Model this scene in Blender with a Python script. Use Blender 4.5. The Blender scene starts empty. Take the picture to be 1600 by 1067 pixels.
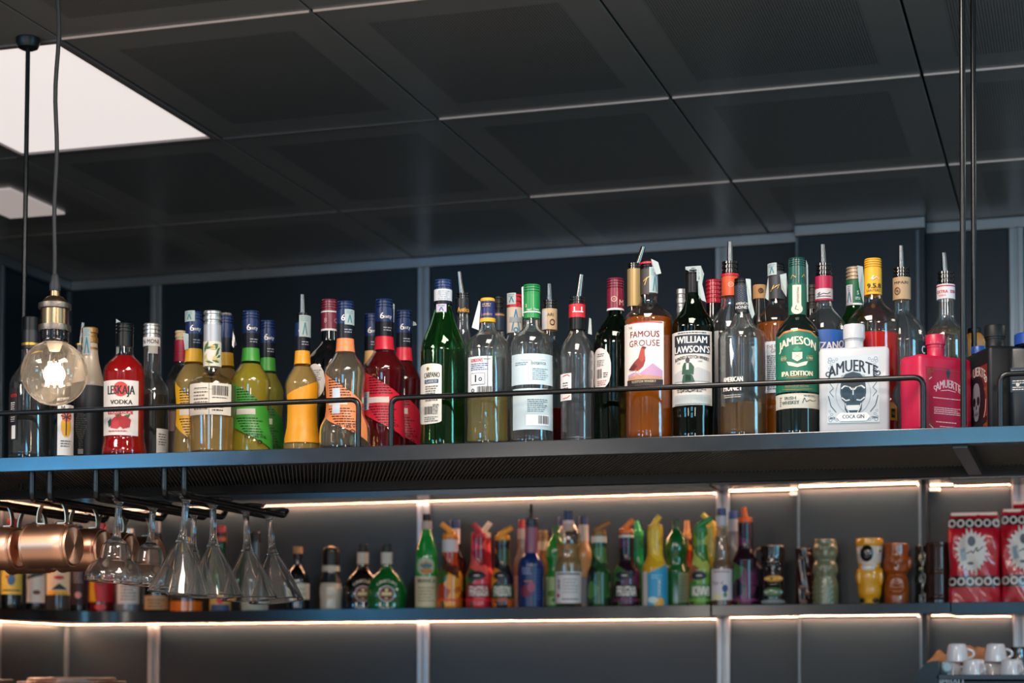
import bpy, bmesh, math, random
from mathutils import Vector, Matrix
random.seed(7)
S = bpy.context.scene
COL = S.collection
PI = math.pi

# ------------------------------------------------------------------ camera
F = 2960.4                      # focal length in pixels of the 1600 px wide frame
YAW, PITCH, SHIFT, EYE = 0.296582, 0.039399, 408.76, 1.45
cam_d = bpy.data.cameras.new('camera'); cam = bpy.data.objects.new('camera', cam_d); COL.objects.link(cam)
cam.location = (0, 0, EYE); cam.rotation_euler = (PI / 2 + PITCH, 0, YAW)
cam_d.sensor_width = 36; cam_d.lens = 36 * F / 1600; cam_d.shift_y = SHIFT / 1600
cam_d.clip_start = .05; cam_d.clip_end = 60
cam_d.dof.use_dof = True; cam_d.dof.focus_distance = 3.52; cam_d.dof.aperture_fstop = 5.0
S.camera = cam
# ------------------------------------------------------------------ world, exposure
W = bpy.data.worlds.new('room_air'); S.world = W; W.use_nodes = True
W.node_tree.nodes['Background'].inputs[0].default_value = (.62, .60, .60, 1)
W.node_tree.nodes['Background'].inputs[1].default_value = .32
S.view_settings.view_transform = 'Standard'; S.view_settings.look = 'None'
S.view_settings.gamma = 1; S.view_settings.exposure = 0.35; S.view_settings.use_curve_mapping = False
cy = S.cycles
cy.max_bounces = 24; cy.transmission_bounces = 24; cy.glossy_bounces = 6; cy.diffuse_bounces = 3
cy.transparent_max_bounces = 16; cy.sample_clamp_indirect = 4; cy.caustics_reflective = False; cy.caustics_refractive = True
cy.blur_glossy = .5

def area(name, loc, target, sx, sy, power, col):
    d = bpy.data.lights.new(name, 'AREA'); d.shape = 'RECTANGLE'; d.size = sx; d.size_y = sy; d.energy = power; d.color = col
    o = bpy.data.objects.new(name, d); COL.objects.link(o); o.location = loc
    o.rotation_euler = (Vector(target) - Vector(loc)).to_track_quat('-Z', 'Y').to_euler()
    return o
# unseen area lights added behind and beside the camera for reflections and fill; warm ceiling panels over the guests
area('offscreen_light', (-5.7, -3.4, 2.3), (-2.0, 3.4, 1.9), 1.3, .9, 42, (.08, .50, 1.0))
area('offscreen_light', (-.5, -3.4, 2.3), (-.4, 3.4, 1.9), 1.3, .9, 22, (.16, .58, .95))
area('offscreen_light', (2.4, 2.2, 2.0), (-.1, 5.97, 2.3), .8, 1.3, 34, (.22, .66, .92))
area('offscreen_light', (-3.0, -3.8, 1.6), (-1.4, 3.4, 1.8), .5, 1.7, 34, (1.0, .93, .88))
area('offscreen_light', (1.6, -3.2, 1.6), (-1.0, 3.4, 1.8), .5, 1.7, 34, (1.0, .93, .88))
for lx, ly, p in ((-2.46, 1.6, 28), (-.66, .8, 32), (-.66, 2.44, 26), (1.14, .8, 30), (-3.6, -.2, 32), (1.3, 4.2, 9)):
    area('ceiling_panel_light', (lx, ly, 2.835), (lx, ly, 0), .56, .74, p, (1.0, .88, .78))

# ------------------------------------------------------------------ projection helpers (pixel -> point at a given depth)
_c, _s, _cp, _sp = math.cos(YAW), math.sin(YAW), math.cos(PITCH), math.sin(PITCH)
FW = Vector((-_s * _cp, _c * _cp, _sp)); RT = Vector((_c, _s, 0)); UP = RT.cross(FW)
CAM = Vector((0, 0, EYE))
def ray(px, py): return FW + RT * ((px - 800) / F) + UP * ((533.5 + SHIFT - py) / F)
def at(px, py, Y): d = ray(px, py); return CAM + d * (Y / d.y)
def at_z(px, py, z): d = ray(px, py); return CAM + d * ((z - EYE) / d.z)
def mpp(P): return (Vector(P) - CAM).dot(FW) / F
def py_of(P):
    v = Vector(P) - CAM; return 533.5 + SHIFT - F * v.dot(UP) / v.dot(FW)

# ------------------------------------------------------------------ materials
def lin(c):
    if isinstance(c, str):
        c = c.lstrip('#'); c = [int(c[i:i + 2], 16) / 255 for i in (0, 2, 4)]
    return tuple(x / 12.92 if x <= .04045 else ((x + .055) / 1.055) ** 2.4 for x in c) + (1,)
_mats = {}
def M(hexc, r=.5, m=0, spec=.5, coat=0, trans=0, ior=1.5, emit=0, bump=0, noise=0, scale=30):
    key = (hexc, r, m, spec, coat, trans, ior, emit, bump, noise, scale)
    if key in _mats: return _mats[key]
    mt = bpy.data.materials.new('surface'); mt.use_nodes = True; nt = mt.node_tree; b = nt.nodes['Principled BSDF']
    c = lin(hexc); I = b.inputs
    I['Base Color'].default_value = c; I['Roughness'].default_value = r; I['Metallic'].default_value = m
    I['Specular IOR Level'].default_value = spec; I['Coat Weight'].default_value = coat; I['Coat Roughness'].default_value = .06
    I['Transmission Weight'].default_value = trans; I['IOR'].default_value = ior
    if emit: I['Emission Color'].default_value = c; I['Emission Strength'].default_value = emit
    if noise or bump:
        tc = nt.nodes.new('ShaderNodeTexCoord'); n = nt.nodes.new('ShaderNodeTexNoise'); n.inputs['Scale'].default_value = scale; n.inputs['Detail'].default_value = 4
        nt.links.new(tc.outputs['Object'], n.inputs['Vector'])
        if noise:
            mr = nt.nodes.new('ShaderNodeMapRange'); mr.inputs[3].default_value = max(0, r - noise); mr.inputs[4].default_value = r + noise
            nt.links.new(n.outputs['Fac'], mr.inputs[0]); nt.links.new(mr.outputs[0], I['Roughness'])
        if bump:
            bp = nt.nodes.new('ShaderNodeBump'); bp.inputs['Strength'].default_value = bump; bp.inputs['Distance'].default_value = .002
            nt.links.new(n.outputs['Fac'], bp.inputs['Height']); nt.links.new(bp.outputs[0], I['Normal'])
    _mats[key] = mt; return mt
def liquid(hexc, fac=.5):
    key = ('liquid', hexc, fac)
    if key in _mats: return _mats[key]
    mt = bpy.data.materials.new('liquid'); mt.use_nodes = True; nt = mt.node_tree; b = nt.nodes['Principled BSDF']; c = lin(hexc)
    b.inputs['Base Color'].default_value = c; b.inputs['Transmission Weight'].default_value = 1; b.inputs['IOR'].default_value = 1.35; b.inputs['Roughness'].default_value = 0
    d = nt.nodes.new('ShaderNodeBsdfDiffuse'); d.inputs[0].default_value = c
    t = nt.nodes.new('ShaderNodeBsdfTranslucent'); t.inputs[0].default_value = c
    a = nt.nodes.new('ShaderNodeMixShader'); a.inputs[0].default_value = .35
    nt.links.new(d.outputs[0], a.inputs[1]); nt.links.new(t.outputs[0], a.inputs[2])
    x = nt.nodes.new('ShaderNodeMixShader'); x.inputs[0].default_value = fac
    nt.links.new(b.outputs[0], x.inputs[1]); nt.links.new(a.outputs[0], x.inputs[2])
    nt.links.new(x.outputs[0], nt.nodes['Material Output'].inputs[0])
    mt['haze'] = fac; _mats[key] = mt; return mt
def blobs(cols, scale=28, r=.28, stretch=1.0):
    """printed sleeve: irregular patches of the given colours"""
    key = ('blobs', tuple(cols), scale, r, stretch)
    if key in _mats: return _mats[key]
    mt = bpy.data.materials.new('printed_sleeve'); mt.use_nodes = True; nt = mt.node_tree; b = nt.nodes['Principled BSDF']
    tc = nt.nodes.new('ShaderNodeTexCoord'); mp = nt.nodes.new('ShaderNodeMapping'); mp.inputs['Scale'].default_value = (1, 1, stretch)
    ns = nt.nodes.new('ShaderNodeTexNoise'); ns.inputs['Scale'].default_value = 30
    mx = nt.nodes.new('ShaderNodeVectorMath'); mx.operation = 'MULTIPLY_ADD'; mx.inputs[1].default_value = (.02, .02, .02)
    vo = nt.nodes.new('ShaderNodeTexVoronoi'); vo.inputs['Scale'].default_value = scale
    sp = nt.nodes.new('ShaderNodeSeparateColor'); cr = nt.nodes.new('ShaderNodeValToRGB'); cr.color_ramp.interpolation = 'CONSTANT'
    L = nt.links.new
    L(tc.outputs['Object'], mp.inputs[0]); L(tc.outputs['Object'], ns.inputs['Vector']); L(ns.outputs['Color'], mx.inputs[0]); L(mp.outputs[0], mx.inputs[2])
    L(mx.outputs[0], vo.inputs['Vector']); L(vo.outputs['Color'], sp.inputs[0]); L(sp.outputs[0], cr.inputs[0]); L(cr.outputs[0], b.inputs['Base Color'])
    e = cr.color_ramp.elements
    while len(e) < len(cols): e.new(.5)
    for i, c in enumerate(cols): e[i].position = i / len(cols); e[i].color = lin(c)
    b.inputs['Roughness'].default_value = r
    _mats[key] = mt; return mt
def glassy(hexc, fac, ior=1.5, dull=None):
    """glass with a little diffuse haze mixed in to brighten it"""
    mt = bpy.data.materials.new('glass'); mt.use_nodes = True; nt = mt.node_tree; b = nt.nodes['Principled BSDF']
    b.inputs['Base Color'].default_value = lin(hexc); b.inputs['Transmission Weight'].default_value = 1; b.inputs['Roughness'].default_value = 0; b.inputs['IOR'].default_value = ior
    d = nt.nodes.new('ShaderNodeBsdfDiffuse'); d.inputs[0].default_value = lin(dull or hexc)
    t = nt.nodes.new('ShaderNodeBsdfTranslucent'); t.inputs[0].default_value = lin(dull or hexc)
    a = nt.nodes.new('ShaderNodeMixShader'); a.inputs[0].default_value = .5; x = nt.nodes.new('ShaderNodeMixShader'); x.inputs[0].default_value = fac
    L = nt.links.new; L(d.outputs[0], a.inputs[1]); L(t.outputs[0], a.inputs[2]); L(b.outputs[0], x.inputs[1]); L(a.outputs[0], x.inputs[2]); L(x.outputs[0], nt.nodes['Material Output'].inputs[0])
    return mt
CLEAR = glassy('#fbfdfc', .024, 1.52, '#e6e8e6')
STEMGLASS = glassy('#fdfefe', .014, 1.5, '#f0ece8')
def thinglass(hexc='#fbf9f5'):
    mt = bpy.data.materials.new('thin_glass'); mt.use_nodes = True; nt = mt.node_tree; nt.nodes.remove(nt.nodes['Principled BSDF']); L = nt.links.new
    t = nt.nodes.new('ShaderNodeBsdfTransparent'); t.inputs[0].default_value = lin(hexc); g = nt.nodes.new('ShaderNodeBsdfGlossy'); g.inputs['Roughness'].default_value = .03
    lw = nt.nodes.new('ShaderNodeLayerWeight'); lw.inputs[0].default_value = .5; pw = nt.nodes.new('ShaderNodeMath'); pw.operation = 'POWER'; pw.inputs[1].default_value = 4
    f = nt.nodes.new('ShaderNodeMath'); f.operation = 'MULTIPLY_ADD'; f.inputs[1].default_value = .62; f.inputs[2].default_value = .045; x = nt.nodes.new('ShaderNodeMixShader')
    L(lw.outputs['Facing'], pw.inputs[0]); L(pw.outputs[0], f.inputs[0])
    L(f.outputs[0], x.inputs[0]); L(t.outputs[0], x.inputs[1]); L(g.outputs[0], x.inputs[2]); L(x.outputs[0], nt.nodes['Material Output'].inputs[0]); return mt
THIN = thinglass()
GREEN = glassy('#4fbf5c', .03, 1.5, '#2f9a3a')
DKGREEN = glassy('#1c5a2c', .012, 1.5, '#1d6a30')
STEEL = M('#8f8c88', .18, 1)
BLACKP = M('#0a0b0d', .32, spec=.3)
INK = M('#15161a', .5); WHITE = M('#e6e2de', .45); CREAM = M('#e2d9c8', .5); REDINK = M('#c01c2c', .45)
SEAL = M('#a8b4b2', .6, bump=.4, scale=120)
POWDER = M('#07090b', .38, spec=.4, noise=.08, scale=60)      # black powder-coated steel of the shelf

# ------------------------------------------------------------------ object helpers
def setp(o, label=None, cat=None, group=None, kind=None):
    for k, v in (('label', label), ('category', cat), ('group', group), ('kind', kind)):
        if v: o[k] = v
    return o
def empty(name, loc, rz=0, label=None, cat=None, group=None):
    o = bpy.data.objects.new(name, None); COL.objects.link(o); o.location = loc; o.rotation_euler = (0, 0, rz); o.empty_display_size = .02
    return setp(o, label, cat, group)
def link(name, bm, mat, parent=None, smooth=False, sharp=.6):
    bmesh.ops.recalc_face_normals(bm, faces=bm.faces) if smooth is not None else None
    me = bpy.data.meshes.new(name); bm.to_mesh(me); bm.free()
    if smooth:
        me.polygons.foreach_set('use_smooth', [True] * len(me.polygons))
        try: me.set_sharp_from_angle(angle=sharp)
        except Exception: pass
    me.materials.append(mat)
    o = bpy.data.objects.new(name, me); COL.objects.link(o)
    if parent: o.parent = parent
    return o
def box(bm, x0, x1, y0, y1, z0, z1, bev=0):
    r = bmesh.ops.create_cube(bm, size=1, matrix=Matrix.Translation(((x0 + x1) / 2, (y0 + y1) / 2, (z0 + z1) / 2)) @ Matrix.Diagonal((abs(x1 - x0), abs(y1 - y0), abs(z1 - z0), 1)))
    if bev:
        es = list({e for v in r['verts'] for e in v.link_edges})
        bmesh.ops.bevel(bm, geom=es, offset=bev, segments=2, affect='EDGES', profile=.5)
def boxo(name, d, mat, parent=None, bev=0, **k):
    bm = bmesh.new(); box(bm, *d, bev=bev); o = link(name, bm, mat, parent); return setp(o, **k)
def lathe(bm, pts, seg=32, cap0=True, cap1=True, mod=None):
    """pts: (r, z) along the profile; mod(theta, z, r) -> r"""
    rings = []
    for r, z in pts:
        ring = []
        for i in range(seg):
            a = 2 * PI * i / seg; rr = mod(a, z, r) if mod else r
            ring.append(bm.verts.new((rr * math.sin(a), -rr * math.cos(a), z)))
        rings.append(ring)
    for a, b in zip(rings, rings[1:]):
        for i in range(seg): bm.faces.new((a[i], a[(i + 1) % seg], b[(i + 1) % seg], b[i]))
    if cap0: bm.faces.new(rings[0])
    if cap1: bm.faces.new(rings[-1])
def tube(bm, path, r, seg=10, taper=None):
    path = [Vector(p) for p in path]; rings = []; n = len(path); prev = None
    for i, p in enumerate(path):
        t = (path[min(i + 1, n - 1)] - path[max(i - 1, 0)]).normalized()
        if prev is None:
            u = t.orthogonal().normalized()
        else:
            u = (prev - t * prev.dot(t)).normalized()
        prev = u; v = t.cross(u); rr = r if taper is None else taper[i]
        rings.append([bm.verts.new(p + u * rr * math.cos(2 * PI * k / seg) + v * rr * math.sin(2 * PI * k / seg)) for k in range(seg)])
    for a, b in zip(rings, rings[1:]):
        for k in range(seg): bm.faces.new((a[k], a[(k + 1) % seg], b[(k + 1) % seg], b[k]))
    bm.faces.new(rings[0]); bm.faces.new(rings[-1])
def fillet(pts, r, n=5):
    pts = [Vector(p) for p in pts]; out = [pts[0]]
    for a, b, c in zip(pts, pts[1:], pts[2:]):
        u = (a - b).normalized(); v = (c - b).normalized(); d = min(r, (a - b).length * .45, (c - b).length * .45)
        p, q = b + u * d, b + v * d
        for i in range(n + 1):
            t = i / n; out.append((1 - t) ** 2 * p + 2 * t * (1 - t) * b + t * t * q)
    out.append(pts[-1]); return out
def ellipsoid(bm, c, s, seg=12, rings=8, rot=None):
    m = Matrix.Translation(c) @ (rot if rot else Matrix()) @ Matrix.Diagonal((s[0], s[1], s[2], 1))
    bmesh.ops.create_uvsphere(bm, u_segments=seg, v_segments=rings, radius=1, matrix=m)

# flat 2-D print (y up, pixels) -> bmesh, later wrapped onto a surface
_fonts = {}
def text2d(s, h, w=None, bold=0, arc=0):
    key = (s, bold)
    if key not in _fonts:
        cu = bpy.data.curves.new('lettering', 'FONT'); cu.body = s; cu.size = 1; cu.align_x = 'CENTER'; cu.resolution_u = 2; cu.offset = 0
        ob = bpy.data.objects.new('lettering', cu); me = ob.to_mesh()
        vs = [(v.co.x, v.co.y) for v in me.vertices]; fs = [tuple(p.vertices) for p in me.polygons]
        ob.to_mesh_clear(); bpy.data.objects.remove(ob); bpy.data.curves.remove(cu)
        x0 = min(v[0] for v in vs); x1 = max(v[0] for v in vs)
        _fonts[key] = ([(v[0] - (x0 + x1) / 2, v[1] - .35) for v in vs], fs, x1 - x0)
    vs, fs, tw = _fonts[key]
    ky = h / .72; kx = (w / tw) if w else ky
    out = []
    for x, y in vs:
        X, Y = x * kx, y * ky
        if arc: Y -= arc * ((X / (tw * kx / 2)) ** 2) - arc * .5
        out.append((X, Y))
    return out, fs
class Print:
    """collects flat print in pixel coordinates (x right, y down) on one surface; one mesh per ink"""
    def __init__(self): self.d = {}; self.n = 0
    def top(self): self.n += 1; return self
    def _add(self, mat, vs, fs):
        V, Fc = self.d.setdefault((self.n, mat), ([], [])); n = len(V); V.extend(vs); Fc.extend([tuple(i + n for i in f) for f in fs])
    def text(self, s, x, y, h, mat=INK, w=None, bold=.009, arc=0, rot=0):
        vs, fs = text2d(s, h, w, bold, arc); c, sn = math.cos(rot), math.sin(rot)
        for dx in ((-h * bold * 1.6, h * bold * 1.6) if bold > .012 else (0,)):      # a second strike makes the letters bold
            self._add(mat, [(x + (a + dx) * c + b * sn, y - b * c + (a + dx) * sn) for a, b in vs], fs)
        return self
    def rect(self, x0, x1, y0, y1, mat=INK):
        self._add(mat, [(x0, y0), (x1, y0), (x1, y1), (x0, y1)], [(0, 1, 2, 3)]); return self
    def poly(self, pts, mat=INK):
        self._add(mat, list(pts), [tuple(range(len(pts)))]); return self
    def disc(self, x, y, rx, ry=None, mat=INK, n=20, hole=0):
        ry = ry or rx
        o = [(x + rx * math.cos(2 * PI * i / n), y + ry * math.sin(2 * PI * i / n)) for i in range(n)]
        if not hole: return self.poly(o, mat)
        q = [(x + rx * hole * math.cos(2 * PI * i / n), y + ry * hole * math.sin(2 * PI * i / n)) for i in range(n)]
        self._add(mat, o + q, [(i, (i + 1) % n, n + (i + 1) % n, n + i) for i in range(n)]); return self
    def line(self, pts, w=.8, mat=INK):
        for (ax, ay), (bx, by) in zip(pts, pts[1:]):
            l = math.hypot(bx - ax, by - ay) or 1; nx, ny = -(by - ay) / l * w / 2, (bx - ax) / l * w / 2
            self._add(mat, [(ax + nx, ay + ny), (bx + nx, by + ny), (bx - nx, by - ny), (ax - nx, ay - ny)], [(0, 1, 2, 3)])
        return self
    def small(self, x0, x1, y0, y1, pitch=3.0, mat=INK, h=.42, rag=0, seed=1):
        rn = random.Random(seed); y = y0
        while y < y1:
            x = x0 + (rn.random() * rag if rag else 0); e = x1 - rn.random() * (x1 - x0) * .25
            while x < e:
                l = 1.2 + rn.random() * 4.5; self.rect(x, min(x + l, e), y, y + pitch * h, mat); x += l + .9
            y += pitch
        return self
    def bars(self, x0, x1, y0, y1, mat=INK, seed=3, horiz=False):
        rn = random.Random(seed); a = y0 if horiz else x0; e = y1 if horiz else x1
        while a < e:
            l = .5 + rn.random() * 1.1
            self.rect(x0, x1, a, a + l, mat) if horiz else self.rect(a, a + l, y0, y1, mat)
            a += l + .5 + rn.random() * .7
        return self
    def build(self, mapf, parent, name='lettering', step=4.0):
        for k, ((_, mat), (V, Fc)) in enumerate(self.d.items()):
            bm = bmesh.new(); vv = [bm.verts.new((x, -y, 0)) for x, y in V]
            for f in Fc:
                try: bm.faces.new([vv[i] for i in f])
                except ValueError: pass
            bmesh.ops.triangulate(bm, faces=bm.faces[:])
            if step:
                xs = [v[0] for v in V]; x = math.floor(min(xs) / step) * step + step
                while x < max(xs):
                    g = bm.verts[:] + bm.edges[:] + bm.faces[:]
                    bmesh.ops.bisect_plane(bm, geom=g, plane_co=(x, 0, 0), plane_no=(1, 0, 0)); x += step
            for v in bm.verts: v.co = mapf(v.co.x, -v.co.y, .0006 + .00015 * k)
            o = link(name, bm, mat, parent, smooth=None); o['kind'] = 'stuff'
        return self

def pchip(pts):
    """(z, r) increasing z -> smooth monotone interpolator"""
    zs = [p[0] for p in pts]; rs = [p[1] for p in pts]; n = len(zs)
    h = [max(1e-6, zs[i + 1] - zs[i]) for i in range(n - 1)]; d = [(rs[i + 1] - rs[i]) / h[i] for i in range(n - 1)]
    m = [d[0]] + [0 if d[i - 1] * d[i] <= 0 else 2 * d[i - 1] * d[i] / (d[i - 1] + d[i]) for i in range(1, n - 1)] + [d[-1]]
    def f(z):
        if z <= zs[0]: return rs[0]
        if z >= zs[-1]: return rs[-1]
        i = max(k for k in range(n - 1) if zs[k] <= z); t = (z - zs[i]) / h[i]
        return ((2 * t ** 3 - 3 * t * t + 1) * rs[i] + (t ** 3 - 2 * t * t + t) * h[i] * m[i] + (-2 * t ** 3 + 3 * t * t) * rs[i + 1] + (t ** 3 - t * t) * h[i] * m[i + 1])
    return f

# ------------------------------------------------------------------ dimensions
CEIL = EYE + 1.4118
SHELF_F, SHELF_B = 3.30, 3.80
def shelf_top(X): return EYE + .4258 - .0061 * X
LOW_TOP, LOW_BOT = EYE + .2235, EYE + .187
UPS_TOP, UPS_BOT = EYE + .629, EYE + .588
WALL_Y, WALL_X, WSH_F = 5.97, -3.48, 5.74
PLACED = []

class Bottle:
    def __init__(s, name, label, cat, cx, Y, prof, body, liq=None, shelf='top', seg=None, group=None, thick=.0022, foot=.0, mod=None):
        X = at(cx, 690 if shelf == 'top' else 950, Y).x
        z0 = shelf_top(X) + .0006 if shelf == 'top' else LOW_TOP + .0006
        s.P = Vector((X, Y, z0)); s.m = mpp((X, Y, z0)); s.yb = py_of(s.P); s.cx = cx
        s.root = empty(name, s.P, math.atan2(-X, Y), label, cat, group or ('spirit bottles on the hanging shelf' if shelf == 'top' else 'bottles on the wall shelf'))
        s.seg = seg or (40 if shelf == 'top' else 24)
        zr = sorted(((s.yb - y) * s.m, w * s.m) for y, w in prof)
        zr = [p for p in zr if p[0] > .012]
        zr = [(0, zr[0][1])] + zr
        s.f = pchip(zr); s.top = zr[-1][0]; s.rmax = max(r for z, r in zr)
        PLACED.append((cx, X, Y, s.rmax, label))
        n = 44 if shelf == 'top' else 30
        zs = sorted(set([s.top * i / n for i in range(n + 1)] + [p[0] for p in zr]))
        outer = [(s.f(.0) - .004, 0), (s.f(0) - .0012, .0012)] + [(s.f(z), z) for z in zs if z > .0045]
        if body is CLEAR and liq and liq[1].get('haze', 0) >= .3: body = THIN
        bm = bmesh.new()
        if body in (CLEAR, GREEN, DKGREEN, THIN):
            inner = [(max(.003, s.f(z) - thick), z) for z in zs if z > .0065]
            inner = [(inner[0][0] - .003, .0068)] + inner
            s.inner = inner
            lathe(bm, outer, s.seg, True, False, mod); n0 = len(bm.verts)
            lathe(bm, [(r, z) for r, z in inner], s.seg, True, False, mod)
            bm.verts.ensure_lookup_table(); a = n0 - s.seg; b = len(bm.verts) - s.seg
            for i in range(s.seg):
                j = (i + 1) % s.seg; bm.faces.new((bm.verts[a + i], bm.verts[a + j], bm.verts[b + j], bm.verts[b + i]))
        else:
            s.inner = [(max(.003, r - .0008), z) for r, z in outer]
            lathe(bm, outer, s.seg, True, True, mod)
        s.body = link('glass_body', bm, body, s.root, True, 1.0)
        if liq:
            y, mat = liq; zl = (s.yb - y) * s.m
            pts = [(r - .0004, z + .0004) for r, z in s.inner if z < zl]
            pts.append((max(.003, s.f(zl) - thick - .0004), zl))
            bm = bmesh.new(); lathe(bm, pts, s.seg, True, True, mod); link('liquid', bm, mat, s.root, True, .9)
    def z(s, y): return (s.yb - y) * s.m
    def map(s, xc, hw=None, yref=None):
        """pixel -> local point on the bottle's side; print keeps its width around xc"""
        ref = hw or s.f(s.z(yref)) / s.m
        t0 = math.asin(max(-.97, min(.97, (xc - s.cx) / ref)))
        def g(x, y, off):
            zz = s.z(y); r = (hw * s.m if hw else s.f(zz)) + off; a = t0 + (x - xc) / ref
            return Vector((r * math.sin(a), -r * math.cos(a), zz))
        return g
    def cap(s, y0, y1, hw, mat, ridged=0, name='cap', dome=0, top=.93):
        z1, z0, r = s.z(y0), s.z(y1), hw * s.m; bm = bmesh.new()
        pts = [(r, z0)]
        if ridged:
            k = ridged; h = (z1 - z0) * .86
            for i in range(k): a = z1 - h + h * i / k; pts += [(r, a), (r * .88, a + h / k * .08), (r * .88, a + h / k * .40), (r, a + h / k * .48)]
        pts += [(r, z1 - r * .12), (r * top, z1)]
        if dome: pts.append((r * .5, z1 + dome * s.m))
        lathe(bm, pts, 28 if s.seg > 30 else 18); return link(name, bm, mat, s.root, True, .35)
    def band(s, y0, y1, mat, off=.0007, name='neck_band', hw=None, parent=None):
        bm = bmesh.new(); n = 8; pts = []
        for i in range(n + 1):
            y = y1 + (y0 - y1) * i / n; z = s.z(y); pts.append(((hw * s.m if hw else s.f(z)) + off, z))
        lathe(bm, pts, s.seg, False, False); return link(name, bm, mat, parent or s.root, True)
    def label(s, x0, x1, y0, y1, mat, hw=None, off=.0006, y0b=None, y1b=None, name='label', parent=None, rnd=0):
        """patch from x0..x1 and y0..y1 (y0b, y1b: the heights at x1, for slanted labels)"""
        y0b = y0 if y0b is None else y0b; y1b = y1 if y1b is None else y1b
        ref = hw or max(s.f(s.z(y0 + (y1 - y0) * k / 8)) for k in range(9)) / s.m
        a0 = math.asin(max(-.985, min(.985, (x0 - s.cx) / ref))); a1 = math.asin(max(-.985, min(.985, (x1 - s.cx) / ref)))
        bm = bmesh.new(); nu, nv = 14, 10; g = []
        for j in range(nv + 1):
            row = []
            for i in range(nu + 1):
                u, v = i / nu, j / nv; e = 0
                if rnd: e = rnd * (1 - math.sqrt(max(0, 1 - (2 * u - 1) ** 2)))
                ya, yb = y0 + (y0b - y0) * u + e, y1 + (y1b - y1) * u - e; y = ya + (yb - ya) * v
                zz = s.z(y); r = (hw * s.m if hw else s.f(zz)) + off; a = a0 + (a1 - a0) * u
                row.append(bm.verts.new((r * math.sin(a), -r * math.cos(a), zz)))
            g.append(row)
        for j in range(nv):
            for i in range(nu): bm.faces.new((g[j][i], g[j][i + 1], g[j + 1][i + 1], g[j + 1][i]))
        return link(name, bm, mat, parent or s.root, True)
    def ink(s, pr, xc, yref, parent, hw=None, off=0):
        g = s.map(xc, hw, yref); pr.build(lambda x, y, o: g(x, y, o + .0005 + off), parent)
    def seal(s, x0, x1, y0, y1, hw, mat=SEAL):
        o = s.label(x0, x1, y0, y1, mat, hw=hw, off=.0012, name='seal_strip'); g = s.map((x0 + x1) / 2, hw)
        Print().line([((x0 + x1) / 2 - 3, y1 - 3), ((x0 + x1) / 2, y0 + (y1 - y0) * .35), ((x0 + x1) / 2 + 3, y1 - 3)], 1.6, M('#3c7f8c', .6)).small(x0 + 2, x1 - 2, y0 + 2, y0 + (y1 - y0) * .3, 3, M('#7da0a8', .6)).build(lambda x, y, q: g(x, y, q + .0014), o)
        return o
    def flap(s, pts, mat=SEAL, yoff=0, name='seal_strip'):
        """loose paper end: outline in pixels, thin, slightly curled"""
        bm = bmesh.new(); c = pts[0]
        for dy in (0, .0006):
            vs = []
            for x, y in pts:
                vs.append(bm.verts.new(((x - s.cx) * s.m, yoff + dy + .004 * math.sin((y - c[1]) * .12), s.z(y))))
            bm.faces.new(vs if dy else vs[::-1])
        bm.verts.ensure_lookup_table(); n = len(pts)
        for i in range(n): bm.faces.new((bm.verts[i], bm.verts[(i + 1) % n], bm.verts[n + (i + 1) % n], bm.verts[n + i]))
        return link(name, bm, mat, s.root)
    def pourer(s, tip, y0, y1, hw, mat=None):
        """black ringed collar with a slanted steel spout; tip = pixel of the spout's end"""
        p = empty('pourer', (0, 0, 0)); p.parent = s.root
        z1, z0, r = s.z(y0), s.z(y1), hw * s.m; bm = bmesh.new(); pts = []; k = 3
        for i in range(k): a = z0 + (z1 - z0) * i / k; d = (z1 - z0) / k; pts += [(r * .84, a), (r * .84, a + d * .35), (r, a + d * .4), (r, a + d * .95)]
        pts += [(r * .5, z1 + .001)]
        lathe(bm, pts, 24); o = link('pourer', bm, mat or M('#0d0e10', .15, coat=.6), s.root, True, .5); bpy.data.objects.remove(p)
        bm = bmesh.new(); dx = (tip[0] - s.cx) * s.m
        L = s.z(tip[1]) - z1; b0 = Vector((dx * .3, 0, z1 - .004)); b1 = Vector((dx, -.004, z1 + L))
        path = [b0.lerp(b1, t) for t in (0, .25, .5, .75, 1)]
        tube(bm, path, 0, 12, taper=[.0064, .006, .0055, .005, .0046]); link('spout', bm, STEEL, o, True, .8)
        return o

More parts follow.
